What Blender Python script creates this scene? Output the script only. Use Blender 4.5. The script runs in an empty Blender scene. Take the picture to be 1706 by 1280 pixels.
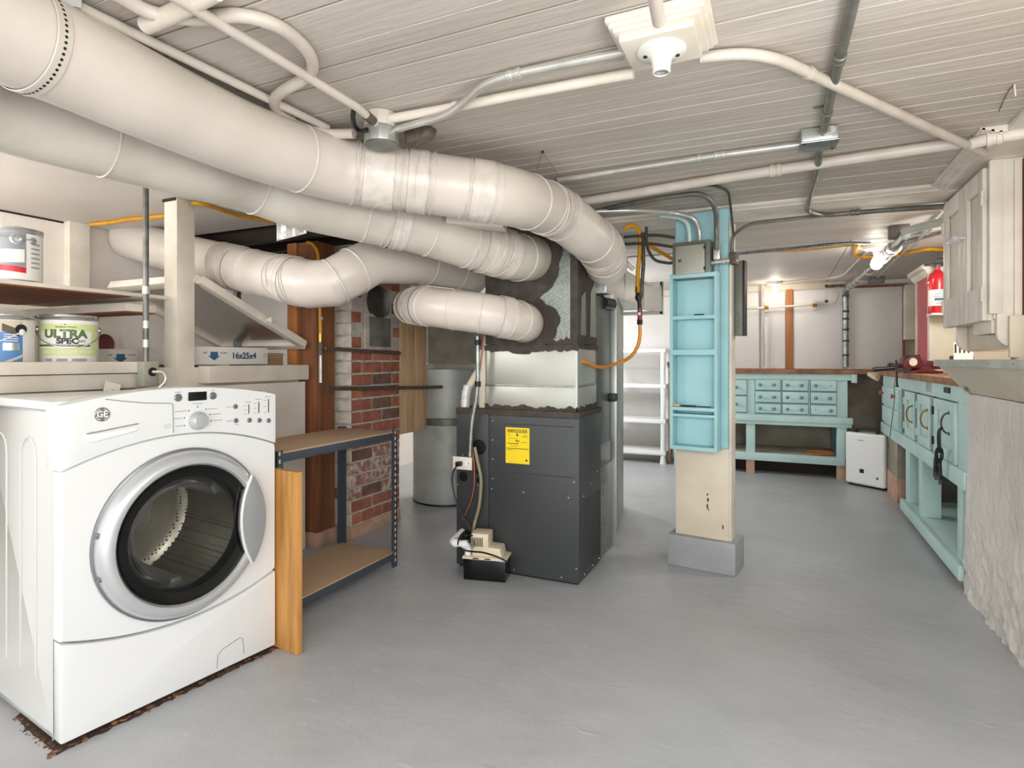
import bpy, bmesh, math, random
from mathutils import Vector, Matrix
random.seed(7)
SC = bpy.context.scene
COL = SC.collection
PI = math.pi

# ------------------------------------------------------------------ camera
FPX, CXP, HYP, EYE = 975.0, 853.0, 600.0, 1.09       # focal length, centre column, horizon row (of 1706x1280), eye height
YAW = math.atan(447 / 975)
cam_d = bpy.data.cameras.new('camera')
cam = bpy.data.objects.new('camera', cam_d); COL.objects.link(cam)
cam_d.sensor_fit = 'HORIZONTAL'; cam_d.sensor_width = 36.0
cam_d.lens = FPX / 1706 * 36.0
cam_d.shift_y = -40 / 1706
cam_d.clip_start = 0.02
cam.location = (0, 0, EYE); cam.rotation_euler = (PI / 2, 0, YAW)
SC.camera = cam

# ------------------------------------------------------------------ world, lights, exposure
world = bpy.data.worlds.new('world'); SC.world = world; world.use_nodes = True
bg = world.node_tree.nodes['Background']
bg.inputs[0].default_value = (1.0, 0.99, 0.975, 1); bg.inputs[1].default_value = 1.1
def area(name, loc, target, size, power, col=(1, 0.97, 0.93)):
    l = bpy.data.lights.new(name, 'AREA'); l.shape = 'RECTANGLE'; l.size, l.size_y = size
    l.energy = power; l.color = col
    o = bpy.data.objects.new(name, l); COL.objects.link(o); o.location = loc
    o.rotation_euler = (Vector(target) - Vector(loc)).to_track_quat('-Z', 'Y').to_euler()
    return o
def point(name, loc, power, rad, col):
    l = bpy.data.lights.new(name, 'POINT'); l.energy = power; l.shadow_soft_size = rad; l.color = col
    o = bpy.data.objects.new(name, l); COL.objects.link(o); o.location = loc
    return o
W = (0.955, 0.98, 1.0)
area('bounce_fill', (2.2, -5.2, 1.4), (-0.8, 3.0, 1.0), (4.6, 2.4), 76, W)  # added soft light behind the camera, not a source in the room
point('camera_fill', (0.30, -0.45, 1.22), 38, 0.45, W)  # added fill beside the camera, brightens the near surfaces
point('side_fill', (0.48, 0.95, 1.25), 13, 0.2, W)  # unseen fill past the right frame edge, added for faces turned right
point('rear_left_fill', (-2.4, 5.3, 1.72), 26, 0.12, W)  # unseen fill added to brighten the space behind the drum
point('rear_mid_fill', (-1.6, 5.3, 1.2), 13, 0.12, W)  # added fill hidden behind the furnace, lifts the rear wall
point('corner_fill', (1.15, 3.85, 1.7), 13, 0.12, W)  # added fill hidden behind the wall cabinet, for the benches
point('crawl_fill', (-3.0, 0.15, 1.58), 34, 0.2, W)  # added off-frame fill that brightens the crawl space wall
WARM = (1.0, 0.86, 0.66)
SC.view_settings.view_transform = 'Standard'; SC.view_settings.look = 'None'
SC.view_settings.gamma = 1.0; SC.view_settings.use_curve_mapping = False
SC.view_settings.exposure = 0.86

# ------------------------------------------------------------------ pixel -> place
_s, _c = math.sin(YAW), math.cos(YAW)
def ray(px, py):
    a = (px - CXP) / FPX
    return Vector((-_s + a * _c, _c + a * _s, (HYP - py) / FPX))
def at(px, py, X=None, Y=None, z=None, Z=None):
    d = ray(px, py)
    if X is not None: t = X / d.x
    elif Y is not None: t = Y / d.y
    elif z is not None: t = (z - EYE) / d.z
    else: t = Z
    return Vector((d.x * t, d.y * t, EYE + d.z * t))

# ------------------------------------------------------------------ materials
def hx(h):
    h = h.lstrip('#'); out = []
    for i in (0, 2, 4):
        v = int(h[i:i + 2], 16) / 255
        out.append(v / 12.92 if v <= 0.04045 else ((v + 0.055) / 1.055) ** 2.4)
    return out + [1.0]
MATS = {}
def mat(name, col, rough=0.6, metal=0.0, col2=None, ns=6.0, lo=0.4, hi=0.65, stretch=(1, 1, 1), bump=0.0, bs=40.0, spec=0.5, emit=0, detail=5.0, coat=0.0):
    m = bpy.data.materials.new(name); m.use_nodes = True; nt = m.node_tree; N = nt.nodes; L = nt.links
    b = N['Principled BSDF']; b.inputs['Base Color'].default_value = hx(col)
    b.inputs['Roughness'].default_value = rough; b.inputs['Metallic'].default_value = metal
    b.inputs['Specular IOR Level'].default_value = spec; b.inputs['Coat Weight'].default_value = coat
    if col2 or bump:
        g = N.new('ShaderNodeNewGeometry'); mp = N.new('ShaderNodeMapping'); mp.inputs['Scale'].default_value = stretch
        L.new(g.outputs['Position'], mp.inputs['Vector'])
    if col2:
        n = N.new('ShaderNodeTexNoise'); n.inputs['Scale'].default_value = ns; n.inputs['Detail'].default_value = detail
        L.new(mp.outputs[0], n.inputs['Vector'])
        r = N.new('ShaderNodeMapRange'); r.inputs[1].default_value = lo; r.inputs[2].default_value = hi
        L.new(n.outputs['Fac'], r.inputs[0])
        x = N.new('ShaderNodeMix'); x.data_type = 'RGBA'; x.inputs[6].default_value = hx(col); x.inputs[7].default_value = hx(col2)
        L.new(r.outputs[0], x.inputs[0]); L.new(x.outputs[2], b.inputs['Base Color'])
    if bump:
        n2 = N.new('ShaderNodeTexNoise'); n2.inputs['Scale'].default_value = bs; n2.inputs['Detail'].default_value = 4
        L.new(mp.outputs[0], n2.inputs['Vector'])
        bp = N.new('ShaderNodeBump'); bp.inputs['Strength'].default_value = bump; bp.inputs['Distance'].default_value = 0.01
        L.new(n2.outputs['Fac'], bp.inputs['Height']); L.new(bp.outputs[0], b.inputs['Normal'])
    if emit:
        b.inputs['Emission Color'].default_value = hx(col); b.inputs['Emission Strength'].default_value = emit
    MATS[name] = m; return m
M = MATS
mat('plaster', '#e9e1d8', 0.75, col2='#dcd2c8', ns=2.2, bump=0.35, bs=30)
mat('plaster_far', '#e6e4e1', 0.7, col2='#dcd9d6', ns=1.6, bump=0.25, bs=14)
mat('old_concrete', '#a39a8c', 0.85, col2='#857c6e', ns=4, bump=0.5, bs=24)
mat('rough_plaster', '#e0dcd6', 0.7, col2='#d3cec6', ns=3.0, bump=0.9, bs=26)
mat('trim_white', '#e4dccf', 0.5, col2='#d3c9ba', ns=5, bump=0.12, bs=50)
mat('plank_paint', '#c6beb4', 0.55, col2='#bab1a6', ns=4, stretch=(0.12, 1, 1), bump=0.3, bs=45)
mat('plank_gap', '#241c16', 0.9)
mat('soffit', '#dbd6d0', 0.6, col2='#d1cbc5', ns=1.5)
mat('pipe_paint', '#cfc6bb', 0.4, col2='#c2b8ac', ns=8, bump=0.1, bs=60)
mat('floor_paint', '#b0b2b5', 0.38, col2='#a8aaad', ns=2.4, bump=0.0)
mat('duct', '#d3cac0', 0.34, col2='#cbc2b7', ns=4, bump=0.05, bs=12)
mat('duct_grey', '#cfc9bd', 0.4, col2='#c2bbae', ns=5, bump=0.12, bs=25)
mat('duct_seam', '#c0b3a2', 0.4)
mat('duct_tape', '#d8d0c6', 0.3, col2='#cbc2b7', ns=14, bump=0.35, bs=30)
mat('galv', '#a9adab', 0.38, 0.85, col2='#8d918f', ns=30, lo=0.35, hi=0.6)
mat('galv_light', '#bfc3bc', 0.33, 0.75, col2='#b6bab6', ns=3)
mat('galv_dull', '#bdbfba', 0.5, 0.25, col2='#a6a8a1', ns=5)
mat('coil_metal', '#bcbdb3', 0.42, 0.6, col2='#b0b1a7', ns=2)
mat('riser_metal', '#a0a3a0', 0.45, 0.35, col2='#8e918e', ns=4)
mat('slot_dark', '#666a69', 0.45, 0.3, col2='#585c5b', ns=30)
mat('box_metal', '#99948a', 0.55, 0.25, col2='#85806f', ns=9)
mat('galv_spangle', '#9aa09a', 0.42, 0.5, col2='#7f857f', ns=150, lo=0.42, hi=0.58, detail=1)
mat('conduit', '#cfcdc7', 0.3, 0.5, col2='#bebcb5', ns=12)
mat('conduit_dark', '#7c7b75', 0.4, 0.35, col2='#63625c', ns=14)
mat('cable_dark', '#3b3833', 0.5)
mat('black', '#0d0d0e', 0.4)
mat('black_gloss', '#08090a', 0.12)
mat('mastic_and_shade', '#3a322c', 0.7, col2='#4a423a', ns=14, bump=0.5, bs=60)  # sealant colour, also used for the shade painted on the plenum front
mat('furnace', '#3d3f41', 0.42, 0.1, col2='#38393b', ns=3)
mat('furnace_side', '#3f4143', 0.4, 0.1)
mat('washer', '#dfe0e0', 0.22, coat=0.3)
mat('washer_side', '#c9cac8', 0.3)
mat('groove', '#8d8f8e', 0.5)
mat('silver', '#c2c4c6', 0.32, 0.45)
mat('silver_grip', '#a3a5a8', 0.36, 0.4)
mat('chrome', '#e4e5e5', 0.12, 0.35)
mat('silver_dark', '#85878a', 0.3, 0.7)
mat('print_grey', '#9a9c9e', 0.6)
mat('print_dark', '#2a2c2e', 0.5)
mat('wood_ply', '#c8924f', 0.5, col2='#a8733a', ns=5, stretch=(6, 6, 0.6), bump=0.05)
mat('wood_stud', '#8f5a38', 0.65, col2='#72462b', ns=7, stretch=(4, 4, 0.35), bump=0.15, bs=40)
mat('wood_fir', '#b8763f', 0.6, col2='#a06433', ns=7, stretch=(5, 5, 0.4))
mat('wood_tan', '#e0bb92', 0.7, col2='#c9a377', ns=8, stretch=(5, 5, 0.4), bump=0.15, bs=40)
mat('wood_dark', '#33261d', 0.8, col2='#241a14', ns=6)
mat('wood_under', '#8a4f30', 0.65, col2='#71402a', ns=6, stretch=(4, 0.4, 4))
mat('bench_top', '#9c6f4e', 0.65, col2='#7a4f35', ns=9, stretch=(1, 1, 1), bump=0.2, bs=30)
mat('shelf_bare', '#bdb19e', 0.75, col2='#a89b87', ns=9)
mat('particle', '#c6a78a', 0.75, col2='#b99a7c', ns=60, lo=0.3, hi=0.7)
mat('steel_blue', '#4c5560', 0.4, 0.3)
mat('pink_base', '#c9a58e', 0.75, col2='#b8937c', ns=10)
mat('teal', '#c1dcd8', 0.5, col2='#b5d2cf', ns=4, bump=0.08, bs=30)
mat('teal_sky', '#a4d0d5', 0.5, col2='#99c6cc', ns=4)
mat('teal_dark', '#5f9199', 0.6)
mat('cream', '#ddd3bf', 0.5, col2='#d2c6b0', ns=4)
mat('grey_base', '#a0a2a5', 0.6, col2='#96989b', ns=6, bump=0.15, bs=30)
mat('panel_green', '#70736a', 0.45, 0.2, col2='#66695d', ns=6)
mat('panel_cover', '#aaaa9c', 0.4, 0.2, col2='#9c9c8e', ns=5)
mat('brick_red', '#ab6a54', 0.85, col2='#925745', ns=16, bump=0.4, bs=60)
mat('brick_orange', '#c17d5e', 0.85, col2='#ab694d', ns=16, bump=0.4, bs=60)
mat('brick_dark', '#80604f', 0.85, col2='#6b4f45', ns=16, bump=0.4, bs=60)
mat('brick_white', '#dcd5c9', 0.8, col2='#c8bfb2', ns=18, bump=0.4, bs=60)
mat('brick_worn', '#a3705f', 0.85, col2='#cfc3b8', ns=22, lo=0.45, hi=0.62, bump=0.4, bs=60)
mat('mortar', '#cdc3b7', 0.95, col2='#b3a89c', ns=20, bump=0.5, bs=80)
mat('yellow', '#d99a14', 0.4, col2='#c98a10', ns=20)
mat('orange_tube', '#e08e1c', 0.35)
mat('label_yellow', '#f3d513', 0.5)
mat('brass', '#b58b3c', 0.3, 0.9)
mat('rust', '#6d6258', 0.6, 0.4, col2='#574a40', ns=30)
mat('red', '#c8202a', 0.25, coat=0.3)
mat('red_dark', '#5c1c20', 0.4, col2='#481519', ns=8)
mat('red_panel', '#b8525a', 0.55, col2='#ad474f', ns=4)
mat('valve_red', '#8d2a25', 0.4)
mat('white_plastic', '#efefee', 0.35)
mat('white_paper', '#ece9e3', 0.7)
mat('cardboard', '#9c7a5c', 0.8)
mat('box_white', '#e3dfda', 0.7, col2='#d8d3cd', ns=6)
mat('ink_blue', '#3c6390', 0.6)
mat('ink_dark', '#2f4a6e', 0.6)
mat('porcelain', '#e8e5df', 0.2, coat=0.3)
mat('outlet_cream', '#e6dccf', 0.4)
mat('pump_cream', '#e2d3b8', 0.45)
mat('hose_olive', '#8b8468', 0.35)
mat('copper', '#9a5a44', 0.4, 0.4)
mat('can_metal', '#c4c6c6', 0.25, 0.85)
mat('can_grey', '#8e9096', 0.35)
mat('can_blue', '#4f86c2', 0.4)
mat('can_green', '#d5dda0', 0.45)
mat('can_green_dark', '#54703a', 0.45)
mat('foil', '#cdcdc8', 0.35, 0.6, bump=0.35, bs=26)
mat('foil_white', '#d9d8d4', 0.4, 0.15, bump=0.4, bs=40)
mat('cloth_tag', '#d8d2c6', 0.7)
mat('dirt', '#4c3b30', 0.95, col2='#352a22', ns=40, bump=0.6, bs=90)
mat('chip', '#5f4535', 0.9, col2='#b07a56', ns=18, lo=0.45, hi=0.6)
mat('iron', '#2b2c2c', 0.45, 0.5)
mat('pull_red', '#b5605c', 0.5)
mat('wrap_dark', '#4a4842', 0.6)
mat('pegboard', '#cfc3ac', 0.7)
mat('plate_grey', '#7d786f', 0.7, col2='#65615a', ns=12, bump=0.4, bs=40)
mat('thimble_red', '#7c3c3c', 0.6, col2='#62302f', ns=14)
mat('orange_dish', '#d9924d', 0.4)
mat('bulb', '#fff2e2', 0.3, emit=26)
# floor: slightly uneven trowelled concrete under grey paint with faint scuffs
def floor_bump():
    m = M['floor_paint']; N = m.node_tree.nodes; L = m.node_tree.links; b = N['Principled BSDF']
    g = N.new('ShaderNodeNewGeometry')
    n1 = N.new('ShaderNodeTexNoise'); n1.inputs['Scale'].default_value = 1.6; n1.inputs['Detail'].default_value = 3
    n2 = N.new('ShaderNodeTexNoise'); n2.inputs['Scale'].default_value = 9; n2.inputs['Detail'].default_value = 5
    v = N.new('ShaderNodeTexVoronoi'); v.inputs['Scale'].default_value = 5.5; v.inputs['Randomness'].default_value = 1
    mp = N.new('ShaderNodeMapping'); mp.inputs['Scale'].default_value = (0.6, 1.6, 1)
    L.new(g.outputs['Position'], mp.inputs['Vector'])
    for n in (n1, n2): L.new(g.outputs['Position'], n.inputs['Vector'])
    nd = N.new('ShaderNodeTexNoise'); nd.inputs['Scale'].default_value = 14
    L.new(g.outputs['Position'], nd.inputs['Vector'])
    ad = N.new('ShaderNodeVectorMath'); ad.operation = 'MULTIPLY_ADD'; ad.inputs[1].default_value = (0.12, 0.12, 0)
    L.new(nd.outputs['Color'], ad.inputs[0]); L.new(mp.outputs[0], ad.inputs[2]); L.new(ad.outputs[0], v.inputs['Vector'])
    r = N.new('ShaderNodeMapRange'); r.inputs[1].default_value = 0.02; r.inputs[2].default_value = 0.12; r.inputs[3].default_value = 1; r.inputs[4].default_value = 0
    L.new(v.outputs['Distance'], r.inputs[0])
    b1 = N.new('ShaderNodeBump'); b1.inputs['Strength'].default_value = 0.4; b1.inputs['Distance'].default_value = 0.03
    b2 = N.new('ShaderNodeBump'); b2.inputs['Strength'].default_value = 0.35; b2.inputs['Distance'].default_value = 0.012
    b3 = N.new('ShaderNodeBump'); b3.inputs['Strength'].default_value = 0.35; b3.inputs['Distance'].default_value = 0.003
    L.new(n1.outputs['Fac'], b1.inputs['Height']); L.new(n2.outputs['Fac'], b2.inputs['Height']); L.new(r.outputs[0], b3.inputs['Height'])
    L.new(b1.outputs[0], b2.inputs['Normal']); L.new(b2.outputs[0], b3.inputs['Normal']); L.new(b3.outputs[0], b.inputs['Normal'])
floor_bump()
def floor_wear():    # pale scuffs worn into the paint
    m = M['floor_paint']; N = m.node_tree.nodes; L = m.node_tree.links; b = N['Principled BSDF']
    src = b.inputs['Base Color'].links[0].from_socket
    g = N.new('ShaderNodeNewGeometry'); mp = N.new('ShaderNodeMapping'); mp.inputs['Scale'].default_value = (4, 13, 1); mp.inputs['Rotation'].default_value = (0, 0, 0.5)
    n = N.new('ShaderNodeTexNoise'); n.inputs['Scale'].default_value = 1.7; n.inputs['Detail'].default_value = 6
    L.new(g.outputs['Position'], mp.inputs['Vector']); L.new(mp.outputs[0], n.inputs['Vector'])
    r = N.new('ShaderNodeMapRange'); r.inputs[1].default_value = 0.66; r.inputs[2].default_value = 0.72; r.inputs[4].default_value = 0.45; L.new(n.outputs['Fac'], r.inputs[0])
    x = N.new('ShaderNodeMix'); x.data_type = 'RGBA'; L.new(src, x.inputs[6]); x.inputs[7].default_value = hx('#c6c6c5')
    L.new(r.outputs[0], x.inputs[0]); L.new(x.outputs[2], b.inputs['Base Color'])
floor_wear()
def glass_mat(name, tint, gl=0.03, ior=1.5):
    m = bpy.data.materials.new(name); m.use_nodes = True; nt = m.node_tree; N = nt.nodes; L = nt.links
    N.remove(N['Principled BSDF']); out = N['Material Output']
    t = N.new('ShaderNodeBsdfTransparent'); t.inputs[0].default_value = tint
    g = N.new('ShaderNodeBsdfGlossy'); g.inputs['Roughness'].default_value = gl
    fr = N.new('ShaderNodeFresnel'); fr.inputs['IOR'].default_value = ior
    x = N.new('ShaderNodeMixShader'); L.new(fr.outputs[0], x.inputs[0]); L.new(t.outputs[0], x.inputs[1]); L.new(g.outputs[0], x.inputs[2])
    L.new(x.outputs[0], out.inputs['Surface']); MATS[name] = m; return m
glass_mat('door_glass', (0.88, 0.88, 0.86, 1), 0.08, ior=1.12)
glass_mat('cover_glass', (0.7, 0.7, 0.69, 1))
glass_mat('dusty_glass', (0.72, 0.70, 0.66, 1), 0.25)
# washer drum: stainless with rows of perforations
def drum_mat():
    m = mat('drum', '#b5b0a5', 0.26, 0.85); N = m.node_tree.nodes; L = m.node_tree.links; b = N['Principled BSDF']
    tc = N.new('ShaderNodeTexCoord'); v = N.new('ShaderNodeTexVoronoi'); v.inputs['Scale'].default_value = 75; v.inputs['Randomness'].default_value = 0.05
    L.new(tc.outputs['Object'], v.inputs['Vector'])
    r = N.new('ShaderNodeMapRange'); r.inputs[1].default_value = 0.18; r.inputs[2].default_value = 0.3
    L.new(v.outputs['Distance'], r.inputs[0])
    x = N.new('ShaderNodeMix'); x.data_type = 'RGBA'; x.inputs[6].default_value = hx('#1b1a19'); x.inputs[7].default_value = hx('#c9c4b8')
    L.new(r.outputs[0], x.inputs[0]); L.new(x.outputs[2], b.inputs['Base Color'])
    bp = N.new('ShaderNodeBump'); bp.inputs['Strength'].default_value = 0.6; bp.inputs['Distance'].default_value = 0.004
    L.new(r.outputs[0], bp.inputs['Height']); L.new(bp.outputs[0], b.inputs['Normal'])
drum_mat()

# ------------------------------------------------------------------ mesh helpers
class MB:
    def __init__(s): s.v = []; s.f = []
    def add(s, vs, fs, T=None):
        n = len(s.v)
        s.v += [(T @ Vector(p)) if T else Vector(p) for p in vs]
        s.f += [tuple(i + n for i in q) for q in fs]; return s
    def box(s, x0, x1, y0, y1, z0, z1, T=None):
        x0, x1 = sorted((x0, x1)); y0, y1 = sorted((y0, y1)); z0, z1 = sorted((z0, z1))
        vs = [(x0, y0, z0), (x1, y0, z0), (x1, y1, z0), (x0, y1, z0), (x0, y0, z1), (x1, y0, z1), (x1, y1, z1), (x0, y1, z1)]
        return s.add(vs, [(3, 2, 1, 0), (4, 5, 6, 7), (0, 1, 5, 4), (1, 2, 6, 5), (2, 3, 7, 6), (3, 0, 4, 7)], T)
    def prism(s, poly, a, b, axis='z', T=None):
        def pt(p, h): return {'z': (p[0], p[1], h), 'x': (h, p[0], p[1]), 'y': (p[0], h, p[1])}[axis]
        n = len(poly)
        vs = [pt(p, a) for p in poly] + [pt(p, b) for p in poly]
        fs = [tuple(range(n))[::-1], tuple(range(n, 2 * n))] + [(i, (i + 1) % n, n + (i + 1) % n, n + i) for i in range(n)]
        return s.add(vs, fs, T)
    def tube(s, pts, r, seg=12, radii=None, caps=True, T=None):
        pts = [Vector(p) for p in pts]; n = len(pts)
        tang = []
        for i in range(n):
            a = pts[max(i - 1, 0)]; b = pts[min(i + 1, n - 1)]; tang.append((b - a).normalized())
        up = Vector((0, 0, 1)) if abs(tang[0].z) < 0.9 else Vector((1, 0, 0))
        u = tang[0].cross(up).normalized(); vs = []
        for i in range(n):
            if i: u = (u - tang[i] * u.dot(tang[i])).normalized()
            w = tang[i].cross(u); rr = radii[i] if radii else r
            for k in range(seg):
                a = 2 * PI * k / seg; vs.append(pts[i] + (u * math.cos(a) + w * math.sin(a)) * rr)
        fs = [(i * seg + k, i * seg + (k + 1) % seg, (i + 1) * seg + (k + 1) % seg, (i + 1) * seg + k) for i in range(n - 1) for k in range(seg)]
        if caps: fs += [tuple(range(seg))[::-1], tuple((n - 1) * seg + k for k in range(seg))]
        return s.add(vs, fs, T)
    def cyl(s, a, b, r, r2=None, seg=20, T=None):
        return s.tube([a, b], r, seg, [r, r if r2 is None else r2], True, T)
    def lathe(s, prof, o=(0, 0, 0), ax=(0, 0, 1), seg=28, T=None):
        ax = Vector(ax).normalized(); o = Vector(o)
        up = Vector((0, 0, 1)) if abs(ax.z) < 0.9 else Vector((1, 0, 0))
        u = ax.cross(up).normalized(); w = ax.cross(u); n = len(prof); vs = []
        for r, h in prof:
            for k in range(seg):
                a = 2 * PI * k / seg; vs.append(o + ax * h + (u * math.cos(a) + w * math.sin(a)) * r)
        fs = [(i * seg + k, i * seg + (k + 1) % seg, (i + 1) * seg + (k + 1) % seg, (i + 1) * seg + k) for i in range(n - 1) for k in range(seg)]
        if prof[0][0] > 1e-5: pass
        return s.add(vs, fs, T)
    def sphere(s, c, r, seg=14, T=None, sc=(1, 1, 1)):
        prof = [(max(1e-6, r * math.sin(PI * i / 8)), -r * math.cos(PI * i / 8)) for i in range(9)]
        t = Matrix.Translation(c) @ Matrix.Diagonal((*sc, 1))
        return s.lathe(prof, seg=seg, T=(T @ t) if T else t)
    def disc(s, c, r, h=0.003, ax=(0, -1, 0), seg=16, T=None):
        c = Vector(c); return s.cyl(c, c + Vector(ax) * h, r, seg=seg, T=T)

def cat(pts, n=8):
    P = [Vector(p) for p in pts]; P = [P[0] * 2 - P[1]] + P + [P[-1] * 2 - P[-2]]; out = []
    for i in range(1, len(P) - 2):
        for k in range(n):
            t = k / n; a, b, c, d = P[i - 1:i + 3]
            out.append(0.5 * ((2 * b) + (c - a) * t + (2 * a - 5 * b + 4 * c - d) * t * t + (3 * b - a - 3 * c + d) * t ** 3))
    return out + [P[-2]]
def fillet(pts, rad=0.06, n=6):
    P = [Vector(p) for p in pts]; out = [P[0]]
    for i in range(1, len(P) - 1):
        a, b, c = P[i - 1:i + 2]; d0 = (a - b); d1 = (c - b)
        l = min(rad, d0.length * 0.48, d1.length * 0.48); p0 = b + d0.normalized() * l; p1 = b + d1.normalized() * l
        for k in range(n + 1):
            t = k / n; out.append((1 - t) ** 2 * p0 + 2 * t * (1 - t) * b + t * t * p1)
    return out + [P[-1]]

MW = {}
def finish(mb, bevel=0.0, inv=None, org=None, bseg=2):
    bm = bmesh.new()
    vs = []
    for p in mb.v:
        p = Vector(p)
        if inv: p = inv @ p
        elif org is not None: p = p - org
        vs.append(bm.verts.new(p))
    for q in mb.f:
        try: bm.faces.new([vs[i] for i in q])
        except ValueError: pass
    bmesh.ops.remove_doubles(bm, verts=bm.verts, dist=1e-6)
    bmesh.ops.recalc_face_normals(bm, faces=bm.faces)
    if bevel:
        es = [e for e in bm.edges if len(e.link_faces) == 2 and e.calc_face_angle(0) > 0.5]
        bmesh.ops.bevel(bm, geom=es, offset=bevel, segments=bseg, profile=0.6, affect='EDGES', clamp_overlap=True)
    for e in bm.edges:
        if len(e.link_faces) == 2 and e.calc_face_angle(0) > 0.62: e.smooth = False
    for f in bm.faces: f.smooth = True
    me = bpy.data.meshes.new('m'); bm.to_mesh(me); bm.free()
    return me
def obj(name, mb, m, parent=None, bevel=0.0, label=None, kind=None, bseg=2):
    inv = MW[parent.name].inverted() if parent else None
    me = finish(mb, bevel, inv, None, bseg); me.name = name
    o = bpy.data.objects.new(name, me); COL.objects.link(o)
    if isinstance(m, str): m = M[m]
    me.materials.append(m)
    if parent: o.parent = parent; MW[o.name] = MW[parent.name]
    else: MW[o.name] = Matrix.Identity(4)
    if label: o['label'] = label
    if kind: o['kind'] = kind
    return o
def thing(name, label, category, loc, rotz=0.0, group=None):
    o = bpy.data.objects.new(name, None); COL.objects.link(o); o.empty_display_size = 0.1
    o.location = loc; o.rotation_euler = (0, 0, rotz)
    MW[o.name] = Matrix.Translation(loc) @ Matrix.Rotation(rotz, 4, 'Z')
    o['label'] = label; o['category'] = category
    if group: o['group'] = group
    return o
def single(name, label, category, mb, m, bevel=0.0, group=None):
    xs = [p.x for p in mb.v]; ys = [p.y for p in mb.v]; zs = [p.z for p in mb.v]
    org = Vector(((min(xs) + max(xs)) / 2, (min(ys) + max(ys)) / 2, min(zs)))
    me = finish(mb, bevel, None, org); me.name = name
    o = bpy.data.objects.new(name, me); COL.objects.link(o); o.location = org
    me.materials.append(M[m] if isinstance(m, str) else m)
    MW[o.name] = Matrix.Translation(org)
    o['label'] = label; o['category'] = category
    if group: o['group'] = group
    return o
def struct(name, mb, m, bevel=0.0, parent=None):
    o = obj(name, mb, m, parent, bevel)
    if parent is None: o['kind'] = 'structure'
    return o
def frame(o, right, up):
    r = Vector(right).normalized(); u = Vector(up).normalized(); n = r.cross(u)
    return Matrix(((r.x, u.x, n.x, o[0]), (r.y, u.y, n.y, o[1]), (r.z, u.z, n.z, o[2]), (0, 0, 0, 1)))
def text(name, s, size, T, m, parent, align='CENTER', bold=0.0, xs=1.0, warp=None, depth=0.0006):
    c = bpy.data.curves.new('t', 'FONT'); c.body = s; c.size = size; c.align_x = align; c.align_y = 'CENTER'
    c.extrude = depth; c.offset = bold; c.resolution_u = 3
    t = bpy.data.objects.new('t', c); COL.objects.link(t)
    dg = bpy.context.evaluated_depsgraph_get(); me = bpy.data.meshes.new_from_object(t.evaluated_get(dg))
    bpy.data.objects.remove(t); bpy.data.curves.remove(c)
    inv = MW[parent.name].inverted()
    for v in me.vertices:
        p = Vector((v.co.x * xs, v.co.y, v.co.z))
        v.co = inv @ (T @ (warp(p) if warp else p))
    me.materials.clear(); me.materials.append(M[m]); me.name = name
    o = bpy.data.objects.new(name, me); COL.objects.link(o); o.parent = parent; MW[o.name] = MW[parent.name]
    return o
def clone(o, loc=None, rotz=None, label=None):
    def rec(a, par):
        c = a.copy(); COL.objects.link(c)
        if par: c.parent = par
        for ch in a.children: rec(ch, c)
        return c
    c = rec(o, None)
    if loc is not None: c.location = loc
    if rotz is not None: c.rotation_euler = (0, 0, rotz)
    if label: c['label'] = label
    return c

# ================================================================== SETTING
CH = 1.89          # plank ceiling
BH = 1.865         # beam underside
RH = 1.875         # rear ceiling
BW = 6.72          # rear wall
struct('floor', MB().box(-4.2, 2.6, -2.2, 7.1, -0.1, 0.0), 'floor_paint')
ceil = struct('ceiling', MB().box(-4.2, 2.6, -0.6, 7.1, CH + 0.018, 2.1), 'plank_gap')
# tongue and groove boards, one object each, running left to right
def plank_mesh(x0, x1):
    w = 0.0355
    pr = [(-w, 0.016), (-w, 0.0012), (-w + 0.0012, 0), (w - 0.0034, 0), (w, 0.0026), (w, 0.016)]
    return MB().prism(pr, x0, x1, 'x')
P1 = finish(plank_mesh(-3.4, 0.95)); P1.materials.append(M['plank_paint'])
P2 = finish(plank_mesh(-1.25, 0.95)); P2.materials.append(M['plank_paint'])
P3 = finish(plank_mesh(-1.25, 1.5)); P3.materials.append(M['plank_paint'])
def plank(me, y, z):
    o = bpy.data.objects.new('plank', me); COL.objects.link(o); o.parent = ceil
    o.location = (random.uniform(-0.02, 0.02), y, z + random.uniform(-0.0009, 0.0009)); o.rotation_euler = (random.uniform(-0.008, 0.008), 0, random.uniform(-0.0007, 0.0007))
y = -0.4
while y < 3.262:
    plank(P1 if y < 2.62 else P2, y, CH); y += 0.0712 + random.choice((0.0002, 0.0008, 0.0016, 0.003, 0.0042))
y = 3.56
while y < 4.42:
    plank(P3, y, RH); y += 0.0725
# rear ceiling sheets, joist void over the furnace
for x0, x1 in ((-1.25, 0.42), (0.426, 1.5)):
    obj('panel', MB().box(x0, x1, 4.46, BW, RH, RH + 0.012), 'soffit', ceil)
obj('panel', MB().box(-3.6, -1.256, 4.6, BW, RH, RH + 0.012), 'plank_paint', ceil)
for yy in (2.82, 3.22, 3.62, 4.02, 4.4):
    obj('joist', MB().box(-3.55, -1.3, yy - 0.025, yy + 0.025, CH - 0.1, CH + 0.018), 'wood_dark', ceil)
obj('joist', MB().box(-3.5, -1.9, 2.5, 2.55, CH - 0.11, CH + 0.018), 'wood_dark', ceil)  # shade of the dark void put into this joist's near-black colour
# soffit over the left ledge
obj('soffit', MB().box(-3.55, -1.75, -0.5, 2.42, 1.845, CH - 0.004), 'soffit', ceil)
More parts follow.
